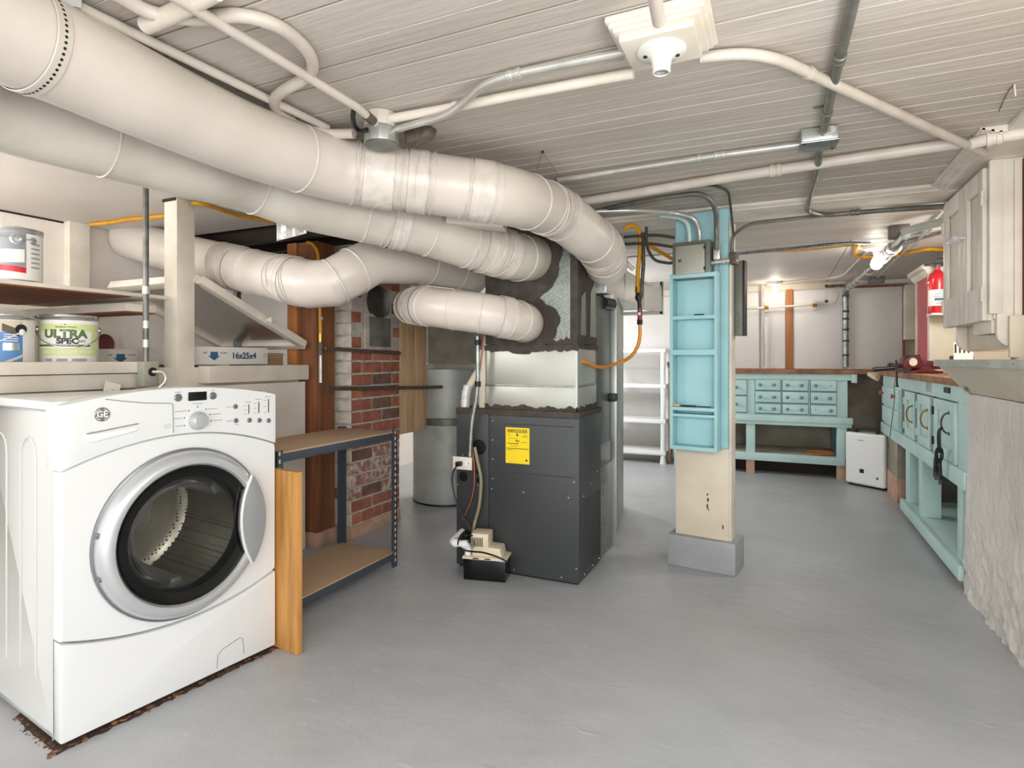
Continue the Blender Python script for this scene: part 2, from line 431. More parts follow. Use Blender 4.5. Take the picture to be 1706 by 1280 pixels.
# cross beam with crown along its near edge, and the crown returning along the right hand cabinets
bm_ = struct('trim_1', MB().box(-1.0, 0.78, 3.28, 3.52, BH, CH + 0.017), 'trim_white', 0.003)
obj('crown', MB().prism([(3.215, CH), (3.215, CH - 0.008), (3.235, CH - 0.014), (3.25, CH - 0.022), (3.262, BH), (3.28, BH), (3.28, CH)], -1.0, 0.70, 'x'), 'trim_white', bm_)
for zz, yy in ((CH - 0.008, 3.224), (CH - 0.019, 3.252)): obj('bead', MB().tube([(-1.0, yy, zz), (0.66, yy, zz)], 0.0055, 8), 'trim_white', bm_)
cr2 = struct('trim_2', MB().box(0.70, 0.98, 1.2, 3.28, BH + 0.004, CH - 0.001), 'trim_white', 0.002)
obj('crown', MB().prism([(0.625, CH - 0.001), (0.625, CH - 0.008), (0.65, CH - 0.014), (0.665, CH - 0.022), (0.68, BH), (0.70, BH), (0.70, CH - 0.001)], 2.5, 3.26, 'y'), 'trim_white', cr2)
for zz, xx in ((CH - 0.008, 0.634), (CH - 0.017, 0.659), (BH, 0.682)): obj('bead', MB().tube([(xx, 2.5, zz), (xx, 3.24, zz)], 0.0055, 8), 'trim_white', cr2)
# rear wall: plaster sheets between studs, old concrete below the bench
wb = struct('wall_back', MB().box(-3.7, 2.4, BW, BW + 0.15, 0, 2.1), 'plaster_far')
def bp(px, py, Y=BW): return at(px, py, Y=Y)
obj('plaster_panel', MB().box(-1.9, bp(1265, 500).x, BW - 0.02, BW, 1.0, 1.80), 'plaster_far', wb, 0.004)
obj('plaster_panel', MB().box(bp(1272, 500).x, bp(1308, 500).x, BW - 0.02, BW, 1.0, 1.80), 'plaster_far', wb, 0.004)
obj('plaster_panel', MB().box(bp(1322, 500).x, bp(1405, 500).x, BW - 0.02, BW, 1.0, 1.80), 'plaster_far', wb, 0.004)
obj('concrete_foot', MB().box(-1.0, 1.6, BW - 0.015, BW, 0.0, 0.99), 'old_concrete', wb)
obj('top_strip', MB().box(-1.9, bp(1408, 478).x, BW - 0.03, BW, 1.812, RH), 'cream', wb, 0.003)
obj('stud', MB().box(bp(1309.5, 500).x, bp(1320.5, 500).x, BW - 0.035, BW, 1.0, 1.82), 'wood_fir', wb, 0.002)
pn = (bp(1413, 500).x, bp(1502, 500).x)
obj('plaster_panel', MB().box(pn[0], pn[1], BW - 0.05, BW, 1.0, 1.80), 'plaster_far', wb, 0.004)
obj('frame_strip', MB().box(pn[0] - 0.01, pn[1] + 0.04, BW - 0.06, BW, 1.80, 1.825), 'wood_stud', wb)
obj('frame_strip', MB().box(pn[1], pn[1] + 0.018, BW - 0.06, BW, 1.0, 1.80), 'wood_stud', wb)
obj('pegboard', MB().box(pn[1] + 0.018, 1.45, BW - 0.03, BW, 1.0, 1.4), 'pegboard', wb)
# left side: half height wall with ledge, crawl space wall behind it
wl = struct('wall_left', MB().box(-3.56, -2.5, -0.6, 2.58, 0, 0.965), 'plaster')
obj('ledge_top', MB().box(-3.56, -2.55, -0.6, 2.58, 0.965, 1.055), 'trim_white', wl)
obj('upper_wall', MB().box(-3.7, -3.56, -0.6, 6.72, 0, 2.1), 'plaster', wl)
ys = at(112, 400, X=-3.56).y
obj('wall_joint', MB().box(-3.562, -3.556, ys - 0.006, ys + 0.003, 1.06, 1.845), 'wood_stud', wl)
obj('wall_joint', MB().box(-3.562, -3.555, -0.4, ys, 1.836, 1.845), 'wood_dark', wl)
obj('stud', MB().box(-3.56, -3.50, at(116, 400, X=-3.5).y, at(150, 400, X=-3.5).y, 1.055, 1.845), 'trim_white', wl, 0.003)
# old flue opening with its collar in the crawl space wall
c = at(172, 574, X=-3.55); rr = 17.5 / FPX * 2.9 * 1.15
obj('flue_collar', MB().lathe([(rr, -0.02), (rr, 0.02), (rr * 1.32, 0.02), (rr * 1.36, 0.0), (rr * 1.36, -0.02)], c, (1, 0, 0)), 'trim_white', wl)
obj('flue_plug', MB().lathe([(rr, 0.004), (rr * 0.8, 0.0), (rr * 0.4, -0.004), (1e-5, -0.006)], c, (1, 0, 0)), 'thimble_red', wl)
# ledge face boards: two tiers left of the post, one right of it
la, lb = at(0, 620, X=-2.5).y - 0.9, at(245, 620, X=-2.5).y
obj('ledge_board', MB().box(-2.55, -2.46, la, lb + 0.0, 1.036, 1.083), 'trim_white', wl, 0.004)
obj('ledge_board', MB().box(-2.55, -2.485, la, lb, 0.972, 1.033), 'trim_white', wl, 0.004)
obj('ledge_board', MB().box(-2.55, -2.47, 1.93, 2.58, 0.978, 1.062), 'trim_white', wl, 0.004)
# right side: half height wall in rough plaster, its tapered shelf, and the wall behind
from mathutils import noise as mnoise
def rough_wall():
    mb = MB(); nx, nz = 130, 64
    y0, y1 = 1.6, 3.40
    def d(i, k):
        t = k / (nz - 1); yy = y0 + (y1 - y0) * i / (nx - 1); p = Vector((yy * 3, t * 3, 0.3))
        low = max(0.0, 0.62 - t) / 0.62
        s = 0.010 * mnoise.noise(p * 0.6) + 0.004 * mnoise.noise(p * 3) * (1 - low)
        s += low * (0.011 * mnoise.noise(p * 2.1) + 0.016 * abs(mnoise.noise(p * 5.5)) + 0.010 * mnoise.noise(p * 12)) + 0.0022 * mnoise.noise(p * 30)
        return 0.80 - s - 0.015 * low ** 3
    vs = [(d(i, k), y0 + (y1 - y0) * i / (nx - 1), 0.932 * k / (nz - 1)) for i in range(nx) for k in range(nz)]
    fs = [(i * nz + k, (i + 1) * nz + k, (i + 1) * nz + k + 1, i * nz + k + 1) for i in range(nx - 1) for k in range(nz - 1)]
    mb.add(vs, fs)
    a = [(nx - 1) * nz + k for k in range(nz)]; n = len(mb.v)
    mb.v += [Vector((1.2, y1, 0)), Vector((1.2, y1, 0.932)), Vector((1.2, y0, 0.932))]
    mb.f.append(tuple(a + [n + 1, n])); mb.f.append(tuple([i * nz + nz - 1 for i in range(nx)] + [n + 1, n + 2]))
    return mb.box(0.80, 1.2, -0.6, 1.6, 0, 0.932)
struct('wall_right', rough_wall(), 'rough_plaster')
struct('wall_right.001', MB().box(1.42, 1.6, 3.3, 7.0, 0, 2.1), 'cream')
struct('wall_right.002', MB().box(0.98, 1.6, -0.6, 3.3, 0.93, 2.1), 'cream')
random.seed(11)

# ================================================================== LEFT: post, shelf, ledge goods
o = thing('support_post', 'white painted square wooden post rising from the ledge behind the washer', 'post', (-2.59, 1.865, 0.95))
obj('shaft', MB().box(-2.635, -2.545, 1.82, 1.912, 0.94, 1.845), 'trim_white', o, 0.004)
obj('shim', MB().box(-2.64, -2.55, 1.815, 1.90, 1.832, 1.846), 'wood_dark', o)
o = thing('wall_shelf', 'white edged wooden shelf board with bare brown underside above the ledge', 'shelf', (-2.8, 0.9, 1.37))
obj('board', MB().box(-3.5, -2.56, -0.2, 1.79, 1.368, 1.384), 'trim_white', o, 0.002)
obj('underside', MB().box(-3.45, -2.565, -0.2, 1.62, 1.363, 1.3685), 'wood_under', o, label='bare brown wooden underside')
obj('cleat', MB().box(-3.5, -2.66, 1.66, 1.80, 1.31, 1.345), 'trim_white', o, 0.003)
obj('cleat', MB().box(-3.49, -2.665, 1.665, 1.795, 1.303, 1.3105), 'wood_under', o)

def can(name, label, c, r, h, band, kind):
    t = thing(name, label, 'paint can', c)
    c = Vector(c); x = Vector((0, 0, 1))
    obj('can_body', MB().lathe([(1e-5, 0), (r * 0.98, 0), (r, 0.004), (r, h * 0.9)], c, x, 40), band[0], t)
    obj('rim', MB().lathe([(r * 1.0, h * 0.9), (r * 1.025, h * 0.925), (r * 1.0, h * 0.945), (r * 1.03, h * 0.965), (r * 1.02, h), (r * 0.9, h), (r * 0.88, h * 0.965), (1e-5, h * 0.965)], c, x, 40), 'can_metal', t)
    obj('rim', MB().lathe([(r * 1.0, 0), (r * 1.02, 0.003), (r * 1.02, 0.01), (r, 0.013)], c, x, 40), 'can_metal', t)
    return t
def wrap(c, r, ang):    # bend flat print round the can: x along the circumference, facing direction ang
    def f(p): 
        a = ang + p.x / r
        return Vector((c[0] + (r + 0.0008 + p.z) * math.cos(a), c[1] + (r + 0.0008 + p.z) * math.sin(a), c[2] + p.y))
    return f
def patch(c, r, ang, a0, a1, z0, z1, n=14, d=0.0012, skew=0.0):
    mb = MB(); vs = []
    for i in range(n + 1):
        a = ang + a0 + (a1 - a0) * i / n
        for zz in (z0 + skew * i / n, z1 + skew * i / n): vs.append((c[0] + (r + d) * math.cos(a), c[1] + (r + d) * math.sin(a), c[2] + zz))
    return mb.add(vs, [(2 * i, 2 * i + 2, 2 * i + 3, 2 * i + 1) for i in range(n)])
I4 = Matrix.Identity(4)
def facing(c): return math.atan2(-c[1], -c[0])
def bail(t, c, r, z, drop, ang, m='can_metal'):
    pts = []
    for i in range(17):
        a = PI * i / 16; s = math.cos(a)
        pts.append(Vector((c[0], c[1], c[2])) + Vector((math.cos(ang + PI / 2) * s * r * 1.06 + math.cos(ang) * math.sin(a) * r * 1.12, math.sin(ang + PI / 2) * s * r * 1.06 + math.sin(ang) * math.sin(a) * r * 1.12, z - drop * math.sin(a))))
    obj('bail', MB().tube(pts, 0.0022, 6), m, t)
    for s in (-1, 1):
        e = Vector((c[0] + math.cos(ang + PI / 2) * s * r, c[1] + math.sin(ang + PI / 2) * s * r, c[2] + z))
        obj('ear', MB().lathe([(0.014, -0.002), (0.014, 0.004), (0.007, 0.008), (1e-5, 0.008)], e, (math.cos(ang + PI / 2) * s, math.sin(ang + PI / 2) * s, 0), 12), m, t)
# green and white can
c3 = at(115, 603, X=-2.66); c3 = Vector((c3.x, c3.y, 1.0555)); R3 = 0.1; H3 = 0.2
ca = facing(c3)
t = can('paint_can', 'pale green and white paint can lettered ULTRA SPEC on the ledge', c3, R3, H3 + 0.015, ('white_paper',), 0)
obj('label_band', patch(c3, R3, ca, -1.2, 1.2, 0.052, 0.178, 24), 'can_green', t)
obj('label_band', patch(c3, R3, ca, -1.05, 0.80, 0.082, 0.150, 24, 0.0016), 'white_paper', t)
obj('label_stripe', patch(c3, R3, ca, -1.15, 0.75, 0.088, 0.096, 24, 0.002), 'can_green_dark', t)
text('lettering', 'ULTRA', 0.044, I4, 'can_green_dark', t, bold=0.0022, xs=1.08, warp=wrap((c3.x, c3.y, c3.z + 0.137), R3 + 0.0012, ca - 0.12))
text('lettering', 'SPEC', 0.030, I4, 'print_dark', t, bold=0.0015, xs=1.1, warp=wrap((c3.x, c3.y, c3.z + 0.109), R3 + 0.0012, ca - 0.05))
text('lettering', 'EXT', 0.012, I4, 'can_green_dark', t, bold=0.0004, xs=1.2, warp=wrap((c3.x, c3.y, c3.z + 0.109), R3 + 0.0012, ca + 0.42))
text('lettering', 'EXTERIOR LATEX', 0.0085, I4, 'white_paper', t, xs=1.2, warp=wrap((c3.x, c3.y, c3.z + 0.092), R3 + 0.0018, ca - 0.1))
text('lettering', 'SOLID COLOR STAIN', 0.0165, I4, 'white_paper', t, bold=0.0003, xs=1.15, warp=wrap((c3.x, c3.y, c3.z + 0.066), R3 + 0.0016, ca - 0.05))
text('lettering', 'Benjamin Moore', 0.0085, I4, 'print_dark', t, xs=1.2, warp=wrap((c3.x, c3.y, c3.z + 0.166), R3 + 0.0016, ca - 0.1))
for a0_, a1_ in ((-.8, -.55), (-.4, -.05), (.1, .6)): obj('fine_print', patch(c3, R3, ca, a0_, a1_, 0.030, 0.040, 5, 0.0015), 'print_grey', t)
obj('peak_mark', patch(c3, R3, ca - 0.12, -0.03, 0.03, 0.174, 0.178, 3, 0.002), 'can_green_dark', t)
bail(t, c3, R3, 0.158, 0.075, ca)
# blue can at the left edge
c2 = at(6, 603, X=-2.68); c2 = Vector((c2.x, c2.y, 1.0555)); R2 = 0.092; ca2 = facing(c2)
t = can('paint_can', 'white and blue paint can beside the green one at the end of the ledge', c2, R2, 0.205, ('white_paper',), 0)
obj('label_band', patch(c2, R2, ca2, -1.6, 0.62, 0.014, 0.138, 22), 'can_blue', t)
obj('label_band', patch(c2, R2, ca2, -1.6, 0.62, 0.138, 0.182, 22), 'cream', t)
obj('label_band', patch(c2, R2, ca2, -0.05, 0.5, 0.142, 0.170, 8, 0.0018, -0.022), 'rust', t)
obj('label_patch', patch(c2, R2, ca2, -0.02, 0.5, 0.070, 0.098, 8, 0.0018), 'can_metal', t)
obj('label_patch', patch(c2, R2, ca2, -0.05, 0.62, 0.016, 0.026, 8, 0.0018, 0.03), 'cream', t)
for k in range(4):
    obj('label_stripe', patch(c2, R2, ca2, 0.0, 0.45, 0.104 + k * 0.008, 0.107 + k * 0.008, 6, 0.002), 'white_paper', t)
bail(t, c2, R2, 0.14, 0.06, ca2 - 1.0, 'white_plastic')
e = Vector((c2.x + R2 * math.cos(ca2 + 0.55), c2.y + R2 * math.sin(ca2 + 0.55), c2.z + 0.15))
obj('ear', MB().disc(e, 0.018, 0.006, (math.cos(ca2 + 0.55), math.sin(ca2 + 0.55), 0)), 'black', t)
# grey can on the upper shelf
c1 = at(22, 463, X=-2.72); c1 = Vector((c1.x, c1.y, 1.3845)); R1 = 0.092; ca1 = facing(c1)
t = can('paint_can', 'grey and red paint can with a white note taped on, on the upper shelf', c1, R1, 0.212, ('white_paper',), 0)
obj('label_band', patch(c1, R1, ca1, -1.5, 0.42, 0.062, 0.19, 22), 'can_grey', t)
obj('label_band', patch(c1, R1, ca1, -1.5, 0.42, 0.05, 0.072, 22, 0.0016, -0.012), 'red', t)
obj('note', patch(c1, R1, ca1, -0.45, 0.36, 0.072, 0.122, 10, 0.003, 0.006), 'white_paper', t, label='white paper note taped on')
bail(t, c1, R1, 0.165, -0.01, ca1 - 0.9)
e = Vector((c1.x + R1 * math.cos(ca1 + 0.1), c1.y + R1 * math.sin(ca1 + 0.1), c1.z + 0.165))
obj('ear', MB().lathe([(0.022, 0.0), (0.022, 0.004), (0.014, 0.007), (0.01, 0.003), (1e-5, 0.003)], e, (math.cos(ca1 + 0.1), math.sin(ca1 + 0.1), 0), 16), 'can_metal', t)
for k in range(6):
    obj('fine_print', patch(c1, R1, ca1, 0.6, 1.0, 0.06 + k * 0.018, 0.066 + k * 0.018, 4, 0.0015), 'print_grey', t)

# furnace filter cartons
def carton(label, X, y0, y1, z0, h, dep, tx):
    t = thing('filter_box', label, 'box', (X - dep / 2, (y0 + y1) / 2, z0))
    obj('carton', MB().box(X - dep, X, y0, y1, z0, z0 + h), 'box_white', t, 0.003)
    T = lambda y, z: frame((X + 0.0005, y, z), (0, 1, 0), (0, 0, 1))
    yy = y0 + tx
    text('lettering', '16x25x4', 0.045, T(yy + 0.15, z0 + h * 0.5), 'ink_dark', t, bold=0.0014)
    a = MB().prism([(yy - 0.055, z0 + h * 0.72), (yy - 0.012, z0 + h * 0.72), (yy - 0.012, z0 + h * 0.5), (yy + 0.002, z0 + h * 0.5), (yy - 0.034, z0 + h * 0.24), (yy - 0.07, z0 + h * 0.5), (yy - 0.055, z0 + h * 0.5)], X, X + 0.001, 'x')
    obj('arrow_mark', a, 'ink_blue', t)
    text('lettering', 'AIR', 0.014, T(yy - 0.085, z0 + h * 0.66), 'ink_blue', t)
    text('lettering', 'FLOW', 0.014, T(yy + 0.022, z0 + h * 0.66), 'ink_blue', t)
    for k in range(2): obj('fine_print', MB().box(X, X + 0.0008, yy + 0.28, yy + 0.44 - k * 0.03, z0 + h * (0.58 - 0.14 * k), z0 + h * (0.62 - 0.14 * k)), 'print_grey', t)
    return t
carton('white air filter carton marked 16x25x4 right of the white post', -2.62, 1.96, 2.42, 1.0655, 0.092, 0.4, 0.15)
carton('shaded filter carton behind the post, half hidden by the conduit drop', -3.05, 1.82, 2.44, 1.0555, 0.09, 0.4, 0.09)
single('cardboard_box', 'small plain brown cardboard box at the far end of the ledge', 'box', MB().box(-2.95, -2.66, 2.44, 2.57, 1.0555, 1.13), 'cardboard', 0.003)

# propped window sash leaning under the ducts
B_, C_ = Vector((-2.54, 1.93, 1.475)), Vector((-2.5, 2.565, 1.18)); A_, D_ = B_ + Vector((-0.66, 0, 0)), C_ + Vector((-0.66, 0, 0))
o = thing('window_sash', 'white glazed window sash propped at a slant behind the white post', 'window sash', (-2.85, 2.27, 1.16))
nrm = (C_ - B_).cross(Vector((1, 0, 0))).normalized()
def rail(a, b, w=0.05, h=0.04):
    d = (b - a).normalized(); s = nrm.cross(d)
    q = [(-w / 2, -h / 2), (w / 2, -h / 2), (w / 2, h / 2), (-w / 2, h / 2)]
    return MB().add([p + s * u + nrm * v for p in (a, b) for u, v in q], [(0, 1, 2, 3), (4, 5, 6, 7), (0, 1, 5, 4), (1, 2, 6, 5), (2, 3, 7, 6), (3, 0, 4, 7)])
for a, b in ((B_, C_), (A_, D_)): obj('stile', rail(a, b), 'trim_white', o, 0.003)
for a, b in ((A_, B_), (D_, C_)): obj('rail', rail(a, b), 'trim_white', o, 0.003)
obj('glass', MB().add([A_, B_, C_, D_], [(0, 1, 2, 3)]), 'dusty_glass', o)
k = B_.lerp(C_, 0.58) + Vector((0.025, 0, 0.0))
obj('knob', MB().lathe([(0.008, 0), (0.007, 0.012), (0.016, 0.02), (0.017, 0.027), (0.01, 0.032), (1e-5, 0.033)], k, (1, 0, 0), 16), 'porcelain', o)
# vertical metal strut and dark lumber behind it
single('strut_channel', 'thin galvanized strut standing on the ledge behind the slanted sash', 'strut', MB().box(-2.99, -2.96, 2.5, 2.53, 1.0555, 1.79), 'galv')

# brown post and stud at the end of the ledge
o = thing('corner_post', 'bare reddish brown post with a pale pink base between ledge and chimney', 'post', (-2.48, 2.68, 0))
obj('timber', MB().box(-2.585, -2.44, 2.61, 2.76, 0.085, 1.78), 'wood_stud', o, 0.003)
obj('timber', MB().box(-2.66, -2.588, 2.60, 2.70, 1.063, 1.78), 'wood_fir', o, 0.003)
obj('base', MB().box(-2.59, -2.435, 2.605, 2.765, 0, 0.085), 'pink_base', o, 0.003)

# ================================================================== CHIMNEY
ch = thing('brick_chimney', 'red brick chimney with one whitewashed side behind the metal rack', 'chimney', (-2.6, 3.06, 0))
CX0, CX1, CY0, CY1 = -2.86, -2.365, 2.82, 3.32
obj('mortar_core', MB().box(CX0 + 0.008, CX1 - 0.007, CY0 + 0.007, CY1, 0, CH), 'mortar', ch)
CHH, BLN = 0.0775, 0.205
BR = {}
def brick(x0, x1, y0, y1, z0, z1, m):
    key = (round(x1 - x0, 3), round(y1 - y0, 3), m)
    if key not in BR:
        a, b, h = (x1 - x0) / 2, (y1 - y0) / 2, (z1 - z0) / 2
        me = finish(MB().box(-a, a, -b, b, -h, h), 0.004, bseg=1); me.materials.append(M[m]); BR[key] = me
    o = bpy.data.objects.new('brick', BR[key]); COL.objects.link(o); o.parent = ch
    o.location = Vector(((x0 + x1) / 2 + random.uniform(-.002, .002), (y0 + y1) / 2 + random.uniform(-.002, .002), (z0 + z1) / 2)) - ch.location
    o.rotation_euler = (random.uniform(-.01, .01), random.uniform(-.01, .01), random.uniform(-.012, .012))
plate_y = (at(612, 550, X=CX1).y, at(652, 550, X=CX1).y); plate_z = (at(630, 578, X=CX1).z, at(630, 500, X=CX1).z)
nz = int(CH / CHH)
for k in range(nz):
    z0 = k * CHH + 0.004; z1 = z0 + CHH - 0.013
    off = (k % 2)
    # face towards the room (+x)
    y = CY0; first = True
    while y < CY1 - 0.03:
        L = 0.1 if (first and off) else BLN
        y1 = min(y + L, CY1)
        mm = random.choice(('brick_red', 'brick_red', 'brick_orange', 'brick_dark', 'brick_red'))
        if 0.2 < z0 < 0.48: mm = random.choice(('brick_worn', 'brick_worn', 'brick_dark'))
        if not (z1 > plate_z[0] and z0 < plate_z[1] and y1 > plate_y[0] + 0.03 and y < plate_y[1] - 0.03):
            brick(CX1 - 0.1, CX1, y + (0 if first else 0.005), y1 - 0.005, z0, z1, mm)
        y = y1; first = False
    # whitewashed side (-y)
    x = CX1 - 0.1 if off == 0 else CX1 - 0.1
    L0 = 0.1 if off == 0 else BLN
    xs = CX1 - 0.105
    while xs > CX0 + 0.03:
        x1 = xs; x0 = max(xs - L0, CX0); L0 = BLN
        brick(x0 + 0.005, x1 - 0.002, CY0, CY0 + 0.1, z0, z1, 'brick_red' if k in (3,) else 'brick_white'); xs = x0
# limewashed end of every corner brick
for k in range(nz):
    z0 = k * CHH + 0.003; z1 = z0 + CHH - 0.009
    if z0 < 0.07 or k in (3, 5): continue
    brick(CX1 - 0.104, CX1 - 0.001, CY0 - 0.005, CY0 + 0.006, z0, z1, 'brick_white')
obj('base_render', MB().box(CX0, CX1 + 0.006, CY0 - 0.006, CY1, 0, 0.07), 'pink_base', ch, 0.004, label='pale pink painted foot')
# patched stove pipe opening
yc = (plate_y[0] + plate_y[1]) / 2
obj('cover_plate', MB().box(CX1 - 0.02, CX1 + 0.008, plate_y[0] + 0.015, plate_y[1] - 0.015, plate_z[0], plate_z[0] + 0.19), 'plate_grey', ch, 0.004, label='grey cement cover plate')
obj('plate_frame', MB().box(CX1 - 0.02, CX1 + 0.001, plate_y[0] - 0.02, plate_y[1] + 0.02, plate_z[0] - 0.02, plate_z[0] + 0.21), 'mortar', ch, 0.003)
obj('mortar_patch', MB().lathe([(1e-5, 0.035), (0.07, 0.03), (0.11, 0.012), (0.135, 0)], (CX1 - 0.012, yc, plate_z[0] + 0.29), (1, 0, 0), 14), 'mastic_and_shade', ch, label='dark grey rough mortar patch')
# two old rods crossing the bricks
single('iron_pipe', 'shorter rusty iron rod crossing the chimney at its grey cover plate', 'pipe', MB().tube([at(542, 581, X=-2.33), at(666, 589, X=-2.33)], 0.011, 10), 'rust')
p0, p1 = at(545, 648, X=-2.31), at(700, 646, X=-2.31); p2 = at(792, 643, X=-2.25)
single('iron_pipe', 'long rusty iron pipe running from brown post past chimney to the metal drum', 'pipe', MB().tube([p0, p1, p2], 0.012, 10), 'rust')
# hanging tan boards beyond the chimney
o = thing('hanging_planks', 'two tan wooden boards hanging side by side right of the chimney', 'planks', (-2.4, 3.55, 0.57))
ya, yb, yc_ = at(667, 700, X=-2.37).y, at(691, 700, X=-2.37).y, at(711, 700, X=-2.37).y
obj('board', MB().box(-2.42, -2.37, ya, yb - 0.004, 0.578, 1.78), 'wood_tan', o, 0.003)
obj('board', MB().box(-2.42, -2.372, yb + 0.004, yc_, 0.582, 1.78), 'wood_tan', o, 0.003)

# ================================================================== WASHER (local: x along the front, -y outward)
WA, WB_ = at(100, 1253, z=0), at(452, 1085, z=0)
wrot = math.atan2(WB_.y - WA.y, WB_.x - WA.x)
wz = 0.018
ws = thing('washing_machine', 'white front loading washing machine with round silver door', 'washer', (WA.x, WA.y, 0), wrot)
T = MW[ws.name]
WW, WD = 0.682, 0.60
def resample(poly, n):
    P = [Vector((p[0], p[1])) for p in poly]; P.append(P[0]); L = [0]
    for a, b in zip(P, P[1:]): L.append(L[-1] + (b - a).length)
    out = []
    for i in range(n):
        t = L[-1] * i / n; k = max(j for j in range(len(P) - 1) if L[j] <= t + 1e-9)
        out.append(P[k].lerp(P[k + 1], (t - L[k]) / max(1e-9, L[k + 1] - L[k])))
    return out
def arc(u0, u1, z0, zm, n=16):    # parabola from (u0,z0) through mid height zm to (u1,z0)
    return [(u0 + (u1 - u0) * i / n, z0 + (zm - z0) * (1 - (2 * i / n - 1) ** 2)) for i in range(n + 1)]
UC = WW / 2
# cabinet shell: sides, top, back, base
mbx = MB()
mbx.box(0, 0.02, 0.045, WD, wz, 0.945, T).box(WW - 0.02, WW, 0.045, WD, wz, 0.945, T).box(0, WW, WD - 0.02, WD, wz, 0.945, T).box(0.0, WW, 0.045, WD, wz, wz + 0.02, T)
obj('cabinet', mbx, 'washer_side', ws, 0.004)
obj('top_panel', MB().box(-0.002, WW + 0.002, 0.05, WD, 0.945, 0.972, T), 'washer', ws, 0.008)
# pressed ribs on the near side
for y0, y1 in ((0.16, 0.27), (0.38, 0.50)):
    pr = [(y0, 0.16), (y0, 0.80)] + [(y0 + (y1 - y0) * (0.5 - 0.5 * math.cos(PI * i / 8)), 0.80 + 0.06 * math.sin(PI * i / 8)) for i in range(1, 8)] + [(y1, 0.80), (y1, 0.16)]
    obj('side_rib', MB().tube([T @ Vector((0.0, a, b)) for a, b in pr], 0.0045, 6), 'washer_side', ws)
# kick panel with smile shaped upper edge
kick = [(0, wz), (WW, wz)] + [(u, z) for u, z in arc(0, WW, 0.298, 0.235)][::-1]
obj('kick_panel', MB().prism(kick, -0.004, 0.045, 'y', T), 'washer', ws, 0.007)
# main front with the porthole
N = 120; dc = (UC + 0.002, 0.528); rin = 0.232
outer = resample(arc(0, WW, 0.303, 0.240) + arc(0, WW, 0.776, 0.848)[::-1], N)
i0 = min(range(N), key=lambda i: abs(math.atan2(outer[i].y - dc[1], outer[i].x - dc[0])))
inner = [Vector((dc[0] + rin * math.cos(math.atan2(p.y - dc[1], p.x - dc[0])), dc[1] + rin * math.sin(math.atan2(p.y - dc[1], p.x - dc[0])))) for p in outer]
mb = MB(); vs = []
for ring, y in ((outer, 0.045), (outer, 0.004), ([Vector((dc[0], 0.54)) + (p - Vector((dc[0], 0.54))) * 0.987 for p in outer], -0.004), (inner, -0.006), (inner, 0.045)):
    vs += [(p.x, y, p.y) for p in ring]
fs = [(k * N + i, k * N + (i + 1) % N, (k + 1) * N + (i + 1) % N, (k + 1) * N + i) for k in range(4) for i in range(N)]
mb.add(vs, fs, T); obj('front_panel', mb, 'washer', ws)
# control panel with arched top
top = arc(0, WW, 0.962, 1.0)
ctl = arc(0, WW, 0.7772, 0.8492) + top[::-1]
obj('control_panel', MB().prism(ctl, -0.006, 0.10, 'y', T), 'washer', ws, 0.005)
# detergent drawer seams, recessed pull
def seam(pts, r=0.0016, y=-0.0065, m='groove', nm='seam'):
    obj(nm, MB().tube([T @ Vector((u, y, z)) for u, z in pts], r, 5), m, ws)
seam([(0.305, 0.856), (0.303, 0.948), (0.296, 0.951), (0.22, 0.957), (0.16, 0.966), (0.11, 0.975)])
hp = [(0.062 + 0.14 * i / 10, 0.862 + 0.018 * i / 10) for i in range(11)]
dr = obj('drawer_pull', MB().tube([T @ Vector((u, -0.0035, z)) for u, z in hp], 0.013, 10, [0.009] + [0.0145 - 0.0007 * i for i in range(9)] + [0.005]), 'white_plastic', ws)
seam([(0.062, 0.878), (0.20, 0.895)], 0.002, -0.0075, 'groove', 'pull_shade')  # grey line painting the shade along the top of the recess
# emblem
ge = (0.101, 0.931)
e = obj('emblem', MB().lathe([(0.0205, 0), (0.0205, 0.002), (0.0185, 0.003), (0.0180, 0.0015), (1e-5, 0.0015)], T @ Vector((ge[0], -0.006, ge[1])), T.to_3x3() @ Vector((0, -1, 0)), 28), 'silver_dark', ws)
R3x = T.to_3x3(); RX = R3x @ Vector((1, 0, 0)); ZV = Vector((0, 0, 1))
def TL(u, z, y=-0.0068): return frame(T @ Vector((u, y, z)), RX, ZV)
text('monogram', 'GE', 0.026, TL(ge[0], ge[1], -0.008), 'white_paper', ws, bold=0.0004, xs=0.9)
for a in range(4):
    aa = a * PI / 2 + PI / 4
    obj('emblem_curl', MB().tube([T @ Vector((ge[0] + 0.0165 * math.cos(aa + s), -0.0085, ge[1] + 0.0165 * math.sin(aa + s) )) for s in (-0.5, -0.25, 0, 0.25, 0.5)], 0.0011, 5), 'white_paper', ws)
# display, dial, buttons, sliders, fine print
obj('display', MB().box(0.352, 0.414, -0.009, -0.005, 0.955, 0.984, T), 'black_gloss', ws, 0.002)
kn = (0.384, 0.888)
obj('dial', MB().lathe([(0.031, 0), (0.031, 0.006), (0.028, 0.012), (0.024, 0.024), (0.021, 0.027), (1e-5, 0.028)], T @ Vector((kn[0], -0.006, kn[1])), R3x @ Vector((0, -1, 0)), 32), 'silver', ws)
def btn(u, z, r, nm='button'): obj(nm, MB().lathe([(r, 0), (r, 0.003), (r * 0.8, 0.005), (1e-5, 0.0052)], T @ Vector((u, -0.006, z)), R3x @ Vector((0, -1, 0)), 16), 'silver_dark', ws)
btn(0.319, 0.968, 0.0125); btn(0.436, 0.968, 0.0125)
for u, z in ((0.518, 0.926), (0.520, 0.876), (0.572, 0.873), (0.612, 0.869), (0.650, 0.865)): btn(u, z, 0.0085)
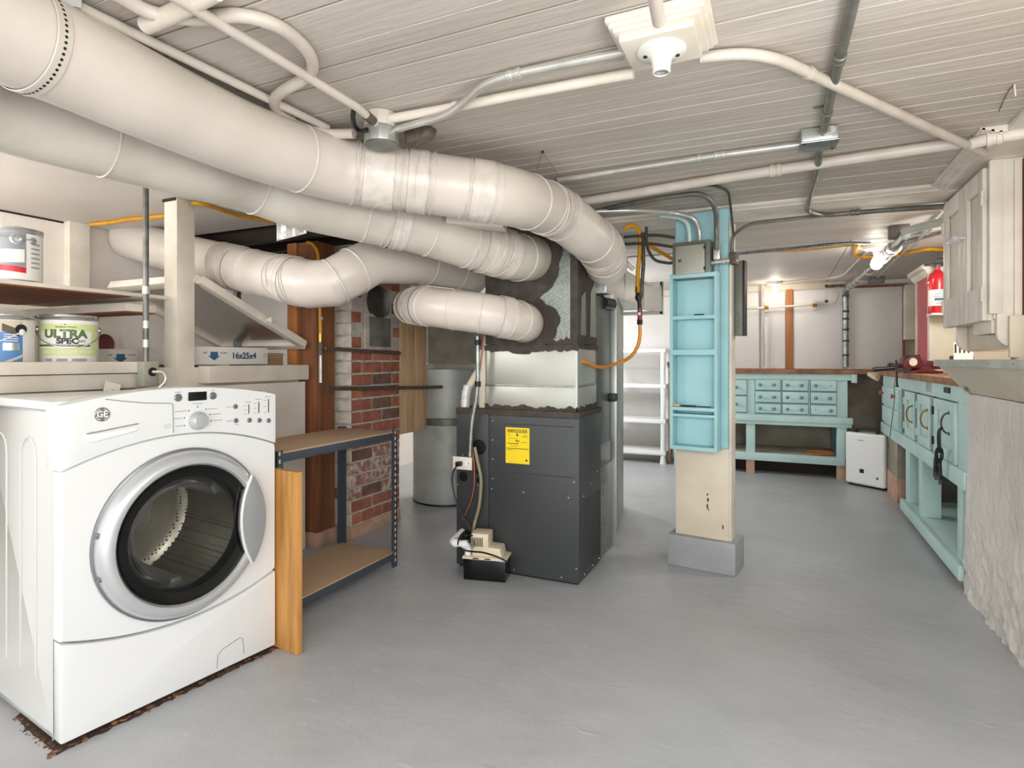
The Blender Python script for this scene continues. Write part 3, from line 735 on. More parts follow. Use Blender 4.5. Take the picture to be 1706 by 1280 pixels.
def bar(u, z, w, h=0.0022): obj('fine_print', MB().box(u - w / 2, u + w / 2, -0.0068, -0.006, z - h / 2, z + h / 2, T), 'print_grey', ws)
for u, z0, z1 in ((0.570, 0.897, 0.930), (0.610, 0.896, 0.937), (0.650, 0.895, 0.945)):
    obj('level_bar', MB().box(u - 0.0014, u + 0.0014, -0.0075, -0.006, z0, z1, T), 'print_dark', ws)
    for k in range(3): bar(u - 0.014, z1 - 0.004 - k * (z1 - z0) * 0.45, 0.010)
    bar(u - 0.002, z1 + 0.009, 0.024)
for w, a in ((.022, 195), (.030, 164), (.040, 130), (.034, 90), (.034, 52), (.034, 22), (.034, -6)):
    aa = math.radians(a); u, z = kn[0] + 0.046 * math.cos(aa), kn[1] + 0.046 * math.sin(aa); cs = math.cos(aa)
    obj('dial_dot', MB().disc(T @ Vector((u, -0.006, z)), 0.0022, 0.001, R3x @ Vector((0, -1, 0)), 8), 'print_dark', ws)
    bar(u + (0.006 + w / 2 if cs > 0.1 else -0.006 - w / 2 if cs < -0.1 else 0), z + (0.011 if abs(cs) < 0.1 else 0), w)
for u, z, w in ((0.319, 0.986, .02), (0.436, 0.986, .014), (0.497, 0.926, .026), (0.497, 0.876, .022), (0.524, 0.862, .012)): bar(u, z, w)
obj('drawer_icon', MB().tube([T @ Vector((u, -0.0068, z)) for u, z in ((0.278, 0.882), (0.278, 0.874), (0.294, 0.874), (0.294, 0.884), (0.278, 0.882))], 0.0006, 4), 'print_grey', ws)
seam([(0.452, 0.03), (0.455, 0.075), (0.470, 0.088), (0.535, 0.103), (0.548, 0.095), (0.552, 0.04)], 0.0014, -0.0045)
# door: outer ring, dark bezel, glass bowl, handle, hinge
DC = T @ Vector((dc[0], -0.006, dc[1])); OUT = R3x @ Vector((0, -1, 0))
door = obj('door', MB().lathe([(0.232, -0.03), (0.268, 0.0), (0.268, 0.012), (0.262, 0.030), (0.250, 0.042), (0.236, 0.047), (0.226, 0.045), (0.220, 0.036), (0.220, 0.0), (0.226, -0.03)], DC, OUT, 72), 'silver', ws)
obj('door_gasket', MB().lathe([(0.268, -0.002), (0.274, -0.002), (0.274, 0.010), (0.268, 0.012)], DC, OUT, 72), 'silver_dark', ws)
obj('bezel', MB().lathe([(0.221, 0.034), (0.212, 0.030), (0.185, 0.024), (0.178, 0.014), (0.178, -0.01), (0.221, -0.02)], DC, OUT, 72), 'black_gloss', door)
obj('glass_bowl', MB().lathe([(0.180, 0.020), (0.172, 0.008), (0.160, -0.03), (0.135, -0.075), (0.09, -0.10), (0.04, -0.108), (1e-4, -0.11)], DC, OUT, 60), 'door_glass', door)
obj('glass_cover', MB().lathe([(0.212, 0.032), (0.12, 0.037), (1e-4, 0.039)], DC, OUT, 60), 'cover_glass', door)
# crescent handle on the right of the ring
def pol(r, a): return (dc[0] + r * math.cos(a), dc[1] + r * math.sin(a))
a0 = math.radians(37)
cres = [pol(0.263, -a0 + 2 * a0 * i / 20) for i in range(21)]
cc = (dc[0] + 0.482, dc[1]); rr_ = math.hypot(cres[-1][0] - cc[0], cres[-1][1] - cc[1]); a1 = math.atan2(cres[-1][1] - cc[1], cres[-1][0] - cc[0])
cres += [(cc[0] + rr_ * math.cos(a1 + (2 * PI - 2 * a1) * i / 16), cc[1] + rr_ * math.sin(a1 + (2 * PI - 2 * a1) * i / 16)) for i in range(1, 16)]
obj('handle', MB().prism(cres, -0.058, -0.030, 'y', T), 'silver_grip', door, 0.004, label='wide crescent grey grip')
rimp = [pol(0.259, a0)] + [(cc[0] + rr_ * math.cos(a1 + (2 * PI - 2 * a1) * i / 16), cc[1] + rr_ * math.sin(a1 + (2 * PI - 2 * a1) * i / 16)) for i in range(1, 16)] + [pol(0.259, -a0)]
obj('grip_rim', MB().tube([T @ Vector((u, -0.056, z)) for u, z in rimp], 0.0055, 8), 'chrome', door, label='bright rim of the grip')
for a in (168, 196):
    aa = math.radians(a); u, z = pol(0.262, aa)
    obj('hinge_notch', MB().box(u - 0.010, u + 0.012, -0.030, -0.012, z - 0.008, z + 0.008, T), 'silver_dark', door, 0.002)
# drum with vanes
obj('drum', MB().lathe([(0.235, -0.04), (0.238, -0.06), (0.238, -0.42), (0.20, -0.44), (1e-4, -0.44)], DC, OUT, 56), 'drum', ws, label='perforated stainless drum')
obj('drum_collar', MB().lathe([(0.180, 0.0), (0.182, -0.02), (0.20, -0.04), (0.238, -0.06)], DC, OUT, 48), 'black', ws)
obj('drum_hub', MB().lathe([(0.11, -0.438), (0.10, -0.425), (0.05, -0.415), (1e-4, -0.41)], DC, OUT, 28), 'silver', ws)
for k in range(3):
    aa = k * 2 * PI / 3 + 0.6
    d1 = R3x @ Vector((math.cos(aa), 0, math.sin(aa))); d2 = R3x @ Vector((-math.sin(aa), 0, math.cos(aa)))
    vs = []
    for h in (-0.08, -0.42):
        b = DC + OUT * h
        vs += [b + d1 * 0.236 - d2 * 0.05, b + d1 * 0.236 + d2 * 0.05, b + d1 * 0.17 + d2 * 0.015, b + d1 * 0.17 - d2 * 0.015]
    obj('drum_vane', MB().add(vs, [(0, 1, 2, 3), (4, 5, 6, 7), (0, 1, 5, 4), (1, 2, 6, 5), (2, 3, 7, 6), (3, 0, 4, 7)]), 'silver', ws, 0.006)
for u, v in ((0.05, 0.08), (WW - 0.05, 0.08), (0.05, WD - 0.05), (WW - 0.05, WD - 0.05)):
    obj('foot', MB().cyl((u, v, 0), (u, v, wz + 0.004), 0.022, seg=14, T=T), 'black', ws)
# crumbled dirt and paint flakes gathered along its foot
mb = MB(); random.seed(5)
for k in range(230):
    if random.random() < 0.82: u, v = random.uniform(-0.03, 0.70), -random.betavariate(1.1, 3) * 0.034 + 0.014
    else: u, v = -random.random() ** 2 * 0.022, random.uniform(0, 0.3)
    s = random.uniform(0.002, 0.007) * (1.7 if random.random() < 0.06 else 1); p = T @ Vector((u, v, 0)); a = random.random() * 6
    ring = [(p.x + s * random.uniform(.6, 1.3) * math.cos(a + j * 1.26), p.y + s * random.uniform(.6, 1.3) * math.sin(a + j * 1.26), s * random.uniform(.15, .5)) for j in range(5)]
    base = [(q[0], q[1], 0.0002) for q in ring]
    mb.add(base + ring, [(5, 6, 7, 8, 9)] + [(j, (j + 1) % 5, 5 + (j + 1) % 5, 5 + j) for j in range(5)])
o = single('debris', 'brown crumbs and rusty flakes along the foot of the washer', 'debris', mb, 'chip'); o['kind'] = 'stuff'
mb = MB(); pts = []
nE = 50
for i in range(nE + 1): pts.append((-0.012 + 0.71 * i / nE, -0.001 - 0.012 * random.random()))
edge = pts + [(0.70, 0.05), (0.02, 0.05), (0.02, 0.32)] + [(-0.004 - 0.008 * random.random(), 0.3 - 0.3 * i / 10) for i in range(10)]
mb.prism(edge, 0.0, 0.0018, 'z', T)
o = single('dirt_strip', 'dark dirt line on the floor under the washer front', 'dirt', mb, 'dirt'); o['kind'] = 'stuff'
# plywood board beside it
bo = single('plywood_sheet', 'orange varnished plywood offcut standing upright between washer and metal rack', 'plywood', MB().box(WW + 0.012, WW + 0.036, -0.112, 0.42, 0.001, 0.675, T), 'wood_ply', 0.002)
# tag card on the ledge corner
q = at(187, 646, X=-2.43)
o = thing('paper_tag', 'small creased white card with orange print leaning above the washer top', 'card', (q.x, q.y, 0.975))
Tq = frame(q, (0.2, 0.95, -0.35), (-0.2, 0.35, 0.9))
obj('card', MB().box(-0.028, 0.028, -0.028, 0.02, -0.0008, 0.0008, Tq), 'cloth_tag', o)
obj('print_patch', MB().box(0.0, 0.024, -0.024, -0.008, 0.0008, 0.0012, Tq), 'wood_ply', o)

# ================================================================== METAL RACK
rk = thing('metal_rack', 'low dark steel rack with two bare particle board shelves', 'shelf rack', (-2.03, 2.1, 0))
RX0, RX1, RY0, RY1 = -2.215, -1.842, 1.745, 2.56
def post(x, y, sx, sy):
    mb = MB().box(x, x + sx * 0.034, y, y + sy * 0.003, 0, 0.722).box(x, x + sx * 0.003, y, y + sy * 0.034, 0, 0.722)
    p = obj('upright', mb, 'steel_blue', rk)
    hb = MB()
    for k in range(22):
        z = 0.03 + k * 0.032
        hb.box(x + sx * 0.012, x + sx * 0.02, y - sy * 0.0006, y, z, z + 0.016).box(x - sx * 0.0006, x, y + sy * 0.012, y + sy * 0.02, z, z + 0.016)
    h = obj('slots', hb, 'trim_white', p); h['kind'] = 'stuff'
for x, sx in ((RX0, 1), (RX1, -1)):
    for y, sy in ((RY0, 1), (RY1, -1)): post(x, y, sx, sy)
for z in (0.672, 0.038):
    for x in (RX0 + 0.004, RX1 - 0.016): obj('beam', MB().box(x, x + 0.012, RY0 + 0.004, RY1 - 0.004, z, z + 0.036), 'steel_blue', rk, 0.002)
    for y in (RY0 + 0.004, RY1 - 0.016): obj('beam', MB().box(RX0 + 0.004, RX1 - 0.004, y, y + 0.012, z, z + 0.036), 'steel_blue', rk, 0.002)
    obj('shelf_board', MB().box(RX0 + 0.006, RX1 - 0.006, RY0 + 0.006, RY1 - 0.006, z + 0.028, z + 0.042), 'particle', rk, 0.001)

# ================================================================== FURNACE
FX0, FX1, FY0, FY1, FZ = -1.56, -0.88, 2.70, 3.07, 0.835
fu = thing('furnace', 'dark grey upright furnace cabinet with a yellow label in mid floor', 'furnace', ((FX0 + FX1) / 2, (FY0 + FY1) / 2, 0))
def ff(px, py): p = at(px, py, Y=FY0); return p.x, p.z
obj('cabinet', MB().box(FX0, FX1, FY0, FY1, 0.012, FZ), 'furnace', fu, 0.004)
obj('base_rail', MB().box(FX0 + 0.01, FX1 - 0.01, FY0 + 0.01, FY1 - 0.01, 0, 0.014), 'black', fu)
sx = ff(815, 700)[0]
obj('side_panel', MB().box(FX0 + 0.002, sx, FY0 - 0.006, FY0 + 0.002, 0.012, FZ - 0.002), 'furnace', fu, 0.002)
obj('door_panel', MB().box(sx + 0.004, FX1 - 0.001, FY0 - 0.006, FY0 + 0.002, 0.012, FZ - 0.03), 'furnace_side', fu, 0.002)
obj('top_flange', MB().box(FX0 - 0.002, FX1 + 0.004, FY0 - 0.009, FY1 + 0.004, FZ - 0.028, FZ + 0.002), 'mastic_and_shade', fu, 0.002, label='brown sealant band round the top')
for (px, py, r) in ((799, 745, 12), (773, 794, 7.5), (799.5, 786, 5), (799.5, 800, 5)):
    x, z = ff(px, py); rr = r * 2.95 / FPX
    obj('knockout', MB().lathe([(rr * 1.1, 0.0), (rr * 1.1, 0.003), (rr, 0.003), (rr * 0.96, 0.0006), (1e-5, 0.0006)], (x, FY0 - 0.006, z), (0, -1, 0), 20), 'black', fu)
for px, py in ((822, 701), (822, 733), (822, 765), (822, 797), (820, 814), (873, 820), (948, 829), (957, 803), (764, 807), (798, 777), (798, 808), (961, 947), (936, 971), (857, 957), (772, 758)):
    x, z = ff(px, py); obj('screw', MB().lathe([(0.0045, 0), (0.004, 0.003), (1e-5, 0.0035)], (x, FY0 - 0.006, max(z, 0.03)), (0, -1, 0), 8), 'galv_light', fu)
for yy, z in ((2.76, 0.42), (2.88, 0.46), (3.0, 0.50), (2.78, 0.03), (2.92, 0.03), (3.04, 0.03)):
    obj('screw', MB().lathe([(0.0045, 0), (0.004, 0.003), (1e-5, 0.0035)], (FX1, yy, z), (1, 0, 0), 8), 'galv_light', fu)
# embossed rectangle
a_, b_ = ff(842, 706), ff(957, 796)
for pts in ([(a_[0], a_[1] - 0.02), (a_[0], a_[1]), (b_[0], a_[1])], [(a_[0], b_[1] + 0.03), (a_[0], b_[1]), (b_[0], b_[1])]):
    obj('embossed_line', MB().tube([(p[0], FY0 - 0.0055, p[1]) for p in pts], 0.0022, 6), 'furnace', fu)
for k in range(14): 
    yy = FY0 + 0.03 + k * 0.025
    obj('side_rib', MB().tube([(FX1 + 0.0005, yy, 0.05), (FX1 + 0.0005, yy, 0.40)], 0.0012, 4), 'furnace_side', fu)
# energy label
l0, l1 = ff(843.5, 711.5), ff(883, 774)
lb_ = obj('energy_label', MB().box(l0[0], l1[0], FY0 - 0.0085, FY0 - 0.006, l1[1], l0[1]), 'label_yellow', fu)
def FT(x, z): return frame((x, FY0 - 0.0088, z), (1, 0, 0), (0, 0, 1))
lw, lh = l1[0] - l0[0], l0[1] - l1[1]; lx = (l0[0] + l1[0]) / 2
text('lettering', 'ENERGYGUIDE', 0.0235, FT(lx, l0[1] - lh * 0.10), 'print_dark', lb_, bold=0.0004, xs=0.70)
obj('arrow_mark', MB().prism([(lx - 0.0025, l0[1] - lh * 0.13), (lx + 0.0025, l0[1] - lh * 0.13), (lx + 0.0025, l0[1] - lh * 0.20), (lx + 0.009, l0[1] - lh * 0.20), (lx, l0[1] - lh * 0.245), (lx - 0.009, l0[1] - lh * 0.20), (lx - 0.0025, l0[1] - lh * 0.20)], FY0 - 0.0094, FY0 - 0.0085, 'y'), 'print_dark', lb_)
text('lettering', '96.1', 0.014, FT(lx + 0.002, l0[1] - lh * 0.37), 'print_dark', lb_, bold=0.0004)
for u0, u1, v in ((0.03, 0.97, 0.585), (0.08, 0.55, 0.445), (0.12, 0.5, 0.30), (0.7, 0.92, 0.25), (0.75, 0.92, 0.21), (0.06, 0.2, 0.21), (0.66, 0.92, 0.4), (0.2, 0.5, 0.51), (0.05, 0.3, 0.63)):
    t_ = 0.0016 if v in (0.585, 0.445) else 0.0008
    obj('fine_print', MB().box(l0[0] + lw * u0, l0[0] + lw * u1, FY0 - 0.0092, FY0 - 0.0085, l0[1] - lh * v - t_, l0[1] - lh * v + t_), 'print_dark', lb_)
obj('seal_mark', MB().box(lx + lw * 0.34, lx + lw * 0.42, FY0 - 0.0092, FY0 - 0.0085, l1[1] + lh * 0.08, l1[1] + lh * 0.13), 'rust', lb_)

# coil case on top: galvanized box with dark sealant at its edges
cx0, cx1, cy0, cy1 = at(809, 620, Y=2.725).x, -0.90, 2.725, 3.05
PZ = 1.165
co = thing('coil_case', 'shiny galvanized coil box on top of the dark furnace cabinet', 'sheet metal box', ((cx0 + cx1) / 2, 2.9, FZ + 0.002))
obj('lower_case', MB().box(cx0, cx1, cy0, cy1, FZ + 0.002, 0.955), 'coil_metal', co, 0.003)
obj('upper_case', MB().box(cx0 + 0.003, cx1 - 0.003, cy0 + 0.003, cy1 - 0.003, 0.962, PZ), 'coil_metal', co, 0.003)
obj('seam', MB().box(cx0 - 0.002, cx1 + 0.002, cy0 - 0.002, cy1 + 0.002, 0.954, 0.963), 'galv', co, 0.002)
obj('corner_flange', MB().box(cx1 - 0.008, cx1 + 0.003, cy0 - 0.004, cy0 + 0.006, FZ + 0.002, PZ), 'galv_light', co)
obj('side_strip', MB().box(cx0 - 0.05, cx0 - 0.012, cy0 + 0.02, cy1, FZ + 0.002, PZ - 0.02), 'cream', co, 0.003)
def ragged(x0, x1, zb, zt, n=36, up=0.014, dn=0.006, seed=1):
    random.seed(seed); t = [(x0 + (x1 - x0) * i / n, zt + random.uniform(-0.3, 1) * up) for i in range(n + 1)]
    b = [(x0 + (x1 - x0) * i / n, zb - random.uniform(0, 1) * dn) for i in range(n + 1)]
    return b + t[::-1]
obj('sealant', MB().prism(ragged(cx0 - 0.002, cx1 + 0.004, FZ + 0.002, FZ + 0.016, seed=2, dn=0), cy0 - 0.006, cy0 + 0.002, 'y'), 'mastic_and_shade', co)
obj('sealant', MB().prism(ragged(cx0 - 0.004, cx1 + 0.004, PZ - 0.024, PZ, seed=3, up=0.004, dn=0.012), cy0 - 0.007, cy0 + 0.003, 'y'), 'mastic_and_shade', co)
obj('sealant', MB().prism(ragged(cy0 - 0.006, cy1 + 0.004, FZ + 0.002, FZ + 0.016, seed=4, dn=0), cx1 - 0.002, cx1 + 0.006, 'x'), 'mastic_and_shade', co)
obj('sealant', MB().prism(ragged(cy0 - 0.006, cy1 + 0.004, PZ - 0.016, PZ, seed=5, up=0.004), cx1 - 0.003, cx1 + 0.007, 'x'), 'mastic_and_shade', co)

# supply plenum: sealant round the duct collars, painted shade on the front left
pl = thing('supply_plenum', 'galvanized plenum smeared with black sealant where the fat ducts join', 'plenum', ((cx0 + cx1) / 2, 2.9, PZ + 0.004))
PT = 1.72
obj('case', MB().box(cx0, cx1, cy0 + 0.004, cy1 - 0.002, PZ + 0.004, PT), 'galv_spangle', pl, 0.004)
def blob(cx, cz, rx, rz, n=40, seed=1, amp=0.12):
    random.seed(seed); ph = [random.uniform(0, 6) for _ in range(4)]
    return [(cx + rx * (1 + amp * (math.sin(3 * a + ph[0]) + .6 * math.sin(7 * a + ph[1]) + .4 * math.sin(13 * a + ph[2]))) * math.cos(a),
             cz + rz * (1 + amp * (math.sin(3 * a + ph[0]) + .6 * math.sin(7 * a + ph[1]) + .4 * math.sin(13 * a + ph[2]))) * math.sin(a)) for a in (2 * PI * i / n for i in range(n))]
e2 = at(884, 430, Y=cy0); e4 = at(872, 540, Y=cy0)
obj('sealant_and_shade', MB().prism(blob(e2.x - 0.02, e2.z - 0.01, 0.19, 0.20, seed=2, amp=0.05), cy0 - 0.002, cy0 + 0.006, 'y'), 'mastic_and_shade', pl)  # sealant, enlarged to paint in the shade round the duct collar
obj('sealant_and_shade', MB().prism(blob(e4.x + 0.0, e4.z + 0.0, 0.185, 0.15, seed=8, amp=0.06), cy0 - 0.0015, cy0 + 0.006, 'y'), 'mastic_and_shade', pl)  # sealant patch, widened over metal that is only shaded
obj('sealant_and_shade', MB().prism(ragged(cx0, cx1, PZ + 0.006, PZ + 0.02, seed=6, up=0.02, dn=0), cy0 - 0.002, cy0 + 0.006, 'y'), 'mastic_and_shade', pl)
obj('sealant_and_shade', MB().prism([(cx0 - 0.001, PZ + 0.01), (cx0 + 0.16, PZ + 0.01), (cx0 + 0.19, 1.35), (cx0 + 0.24, 1.5), (cx0 + 0.3, PT), (cx0 - 0.001, PT)], cy0 - 0.001, cy0 + 0.006, 'y'), 'mastic_and_shade', pl)  # dark sheet painting the shade on the plenum's front left
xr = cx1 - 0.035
obj('sealant_and_shade', MB().prism([(z_, x_) for x_, z_ in []] or ragged(xr, cx1 + 0.003, PZ + 0.02, PT - 0.02, n=4, seed=9, up=0.01), cy0 - 0.0015, cy0 + 0.006, 'y'), 'mastic_and_shade', pl)
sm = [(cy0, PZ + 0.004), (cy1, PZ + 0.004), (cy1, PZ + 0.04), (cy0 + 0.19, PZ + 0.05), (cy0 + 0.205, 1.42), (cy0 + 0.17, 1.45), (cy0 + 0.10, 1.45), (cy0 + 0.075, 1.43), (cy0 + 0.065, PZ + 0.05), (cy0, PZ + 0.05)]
obj('sealant_and_shade', MB().prism([(cy0, PZ + 0.004), (cy1, PZ + 0.004), (cy1, PZ + 0.045), (cy0, PZ + 0.05)], cx1 - 0.003, cx1 + 0.003, 'x'), 'mastic_and_shade', pl)
obj('sealant_and_shade', MB().prism([(cy0, PZ + 0.04), (cy0 + 0.045, PZ + 0.04), (cy0 + 0.06, 1.40), (cy0 + 0.14, 1.45), (cy0 + 0.15, PZ + 0.04), (cy0 + 0.205, PZ + 0.04), (cy0 + 0.215, 1.44), (cy0 + 0.30, 1.52), (cy0 + 0.30, PT), (cy0, PT)], cx1 - 0.003, cx1 + 0.0035, 'x'), 'mastic_and_shade', pl)

# ================================================================== ROUND DUCTS
def duct(label, pts, r, m, seams, tapes, straps=(), n=10, ends=None):
    path = cat(pts, n) if n > 1 else [Vector(p) for p in pts]
    t = thing('round_duct', label, 'duct', path[0])
    obj('pipe', MB().tube(path, r, 40), m, t)
    L = [0.0]
    for a, b in zip(path, path[1:]): L.append(L[-1] + (b - a).length)
    def pos(s):
        s *= L[-1]
        k = max(i for i in range(len(path) - 1) if L[i] <= s + 1e-9); d = (path[k + 1] - path[k]).normalized()
        return path[k] + d * (s - L[k]), d
    for s in seams:
        p, d = pos(s); w = 0.004
        obj('seam', MB().lathe([(r * 0.99, -w), (r + 0.0028, -w * .4), (r + 0.0028, w * .4), (r * 0.99, w)], p, d, 40), 'duct_tape', t)
    for s, w in tapes:
        p, d = pos(s); d2 = (d + Vector((random.uniform(-.12, .12), random.uniform(-.12, .12), random.uniform(-.12, .12)))).normalized()
        q, dq = pos(max(0, s - w)); z_, dz = pos(min(1, s + w)); K = 9
        pp = [pos(min(1, max(0, s - w + 2 * w * i / K)))[0] for i in range(K + 1)]
        obj('tape_wrap', MB().tube(pp, r + 0.0035, 40, [r + 0.0015 + random.uniform(0.001, 0.004) for _ in pp], False), 'duct_tape', t)
    random.seed(len(label) * 7 + int(L[-1] * 100))
    for s, w in tapes:    # crossing strands of tape
        for k in range(5):
            p, d = pos(min(0.985, max(0.01, s + random.uniform(-1.6, 1.6) * w))); u = d.cross(Vector((0, 0, 1))).normalized(); v = d.cross(u); ph = random.random() * 6; tl = random.uniform(-0.45, 0.45)
            ring_ = [p + (u * math.cos(a) + v * math.sin(a)) * (r + 0.0028) + d * (tl * r * math.cos(a + ph)) for a in (2 * PI * i / 36 for i in range(37))]
            obj('tape_strand', MB().tube(ring_, 0.0022, 5, caps=False), 'duct_tape', t)
    return t, pos, path
R1d = 0.116
def onz(lst): return [at(px, py, z=z) for px, py, z in lst]
p_ = onz([(-170, -40, 1.765), (-30, 30, 1.765), (60, 73, 1.765), (141, 111, 1.765), (225, 151, 1.76), (310, 190, 1.76), (387, 224, 1.755), (455, 250, 1.75)])
p_ += [at(525, 272, z=1.75), at(595, 289, z=1.745), at(730, 308, z=1.725), at(845, 327, z=1.705), at(925, 354, Z=2.52), at(972, 388, Z=2.68)]
e1 = Vector((cx1 + 0.075, 2.90, 1.585))
d1t, pos1, path1 = duct('topmost fat cream duct sweeping from upper left across to the plenum corner', p_ + [at(1000, 414, Z=2.84), e1 + Vector((0.02, 0.02, -0.01))], 0.108, 'duct',
    (0.36, 0.47, 0.535, 0.62, 0.69, 0.80, 0.90), ((0.465, 0.02), (0.515, 0.012), (0.60, 0.012), (0.775, 0.02), (0.95, 0.012)))
tgt = at(48, 66, z=1.765); sb_ = min((k / 200 for k in range(200)), key=lambda s_: (pos1(s_)[0] - tgt).length)
p, d = pos1(sb_)
st = obj('hanger_strap', MB().lathe([(0.110, -0.016), (0.112, -0.014), (0.112, 0.014), (0.110, 0.016)], p, d, 48), 'duct_grey', d1t, label='perforated greyish hanger strap')
hs = MB()
u = d.cross(Vector((0, 0, 1))).normalized(); w = d.cross(u)
for k in range(60):
    a = 2 * PI * k / 60; q = p + (u * math.cos(a) + w * math.sin(a)) * 0.1121
    n_ = (u * math.cos(a) + w * math.sin(a)); hs.disc(q, 0.0032, 0.0006, n_, 8)
x = obj('strap_holes', hs, 'black', st); x['kind'] = 'stuff'
obj('strap_end', MB().box(-0.016, 0.016, -0.0015, 0.0015, 0, 0.10, frame(p + Vector((0.06, 0.05, 0.085)), (0.6, 0.8, 0), (0.1, 0, 1)) @ Matrix.Rotation(-PI / 2, 4, 'X')), 'galv_light', st)
# second duct just below it
q_ = [at(-150, 106, z=1.745), at(0, 178, z=1.745), at(200, 238, z=1.745), at(320, 273, z=1.74), at(420, 304, Z=2.16), at(500, 332, Z=2.27), at(610, 358, Z=2.4), at(700, 379, Z=2.5), at(790, 408, Z=2.64)]
duct('second fat duct, greyish, under the topmost one and ending in the black sealant ring', q_ + [at(858, 428, Z=2.8), Vector((e2.x, cy0 + 0.01, e2.z - 0.0))], 0.113, 'duct_grey',
    (0.20, 0.42, 0.60, 0.72, 0.80, 0.93), ((0.66, 0.014), (0.84, 0.02), (0.885, 0.01)))
# third: along the crawl space, elbow, up to the plenum side
t_ = [at(212, 398, X=-3.55), at(270, 415, Y=2.18), at(330, 431, Y=2.15), at(420, 453, Y=2.11), at(519, 474, Y=2.09), at(553, 472, Y=2.12), at(590, 452, Y=2.2), at(625, 434, Y=2.3), at(700, 438, Y=2.56), at(760, 447, Y=2.80), at(800, 455, Y=2.93)]
duct('third cream duct coming from the crawl space with a sharp elbow over the chimney', t_, 0.112, 'duct',
    (0.46, 0.655, 0.695, 0.86, 0.95), ((0.40, 0.02), (0.56, 0.01)), n=1)
# fourth: short low one
f_ = [at(682, 512, Y=2.9), at(688, 510, Y=2.62), at(705, 510, Y=2.46), at(740, 514, Y=2.40), at(800, 522, Y=2.42), at(850, 531, Y=2.52), at(872, 537, Y=2.64), Vector((e4.x, cy0 + 0.01, e4.z))]
duct('shortest cream duct, low stub with a rounded end beside the planks', f_, 0.095, 'duct', (0.18, 0.25, 0.36, 0.50, 0.62, 0.72, 0.86), ((0.44, 0.03), (0.80, 0.02)))
# foam board pad and foil patch on the second duct
single('foam_pad', 'pale flat insulation pad tucked between the two largest ducts', 'pad', MB().box(-0.12, 0.12, -0.06, 0.06, -0.014, 0.014, frame(at(795, 374, Z=2.45), (0.95, 0.3, -0.1), (-0.3, 0.95, 0.05))), 'duct', 0.004)
o = thing('duct_wrap', 'torn white foil wrap hanging under the second duct near the hatch', 'wrap', at(490, 382, Z=2.38))
cc_ = at(490, 376, Z=2.36)
mb = MB(); random.seed(4); ny, nx = 8, 14; vs = []
for i in range(nx):
    for k in range(ny):
        p = at(461 + 50 * i / (nx - 1), 368 + (34 - 14 * (i / nx)) * k / (ny - 1), Z=2.37 + 0.012 * math.sin(i * 1.3) + random.uniform(-.006, .006)); vs.append(p)
mb.add(vs, [(i * ny + k, (i + 1) * ny + k, (i + 1) * ny + k + 1, i * ny + k + 1) for i in range(nx - 1) for k in range(ny - 1)])
w_ = obj('foil', mb, 'foil_white', o); sdf = w_.modifiers.new('s', 'SOLIDIFY'); sdf.thickness = 0.002
# hanging wires
hk = at(904, 253, z=CH - 0.003)
o = thing('hanger_wire', 'thin wire triangle hanging the topmost duct from the planks', 'wire', hk)
for px, py in ((893, 285), (933, 295)): obj('wire', MB().tube([hk, at(px, py, Z=2.42)], 0.0012, 5), 'conduit_dark', o)
obj('hook', MB().sphere(hk, 0.006, 8), 'black', o)

# ================================================================== RETURN DUCT AND TRUNK
rd = thing('return_duct', 'tall grey galvanized return duct standing behind the furnace', 'duct', (-1.2, 3.8, 0))
foot = [(-0.878, 3.36), (-1.06, 4.30), (-1.55, 4.30), (-1.5, 3.36)]
obj('riser', MB().prism(foot, 0.0, 1.46, 'z'), 'riser_metal', rd, 0.004)
obj('filter_slot', MB().box(-1.45, -0.905, 3.075, 3.358, 0.62, 1.44), 'slot_dark', rd, 0.003)
obj('boot', MB().box(-1.45, -0.895, 3.075, 3.356, 0.0, 0.5), 'galv', rd, 0.006)
obj('standing_seam', MB().box(-0.905, -0.868, 3.352, 3.362, 0, 1.46), 'galv_light', rd, 0.002)
pz = at(1020, 662, Z=3.45).z
obj('clip', MB().box(-0.92, -0.862, 3.30, 3.37, pz - 0.02, pz + 0.025), 'black', rd, 0.006)
obj('dark_tape', MB().tube([(-0.91, 3.20, 1.41), (-0.895, 3.34, 1.415)], 0.035, 12), 'black', rd)
tr = thing('trunk_duct', 'foil wrapped rectangular trunk duct running back towards the rear wall', 'duct', (-1.0, 3.8, 1.46))
obj('trunk', MB().box(-1.45, -0.885, 3.2, 4.40, 1.465, 1.66), 'foil', tr, 0.008)
obj('drive_seam', MB().box(-0.892, -0.880, 3.62, 3.632, 1.46, 1.665), 'galv', tr, 0.002)
obj('tape_edge', MB().box(-0.93, -0.878, 3.30, 3.42, 1.40, 1.475), 'foil_white', tr, 0.012)
# flared open end with white edge
ex = 4.40
def ring_box(x0, x1, z0, z1, y, w, m, nm):
    mb = MB()
    for a in ((x0, x1, z0, z0 + w), (x0, x1, z1 - w, z1), (x0, x0 + w, z0, z1), (x1 - w, x1, z0, z1)): mb.box(a[0], a[1], y, y + 0.03, a[2], a[3])
    return obj(nm, mb, m, tr, 0.003)
ring_box(-1.30, -0.79, 1.43, 1.67, ex, 0.025, 'foil_white', 'end_flange')
obj('side_wing', MB().prism([(-0.885, 4.2), (-0.80, 4.40), (-0.80, 4.42), (-0.885, 4.40)], 1.45, 1.63, 'z'), 'foil_white', tr, 0.003)
ob = MB().tube([at(1034, 430, Z=3.2), at(1056, 449, Z=3.2)], 0.013, 12)
o = single('pipe_stub', 'short bare pipe end poking out past the topmost duct', 'pipe', ob, 'cream')

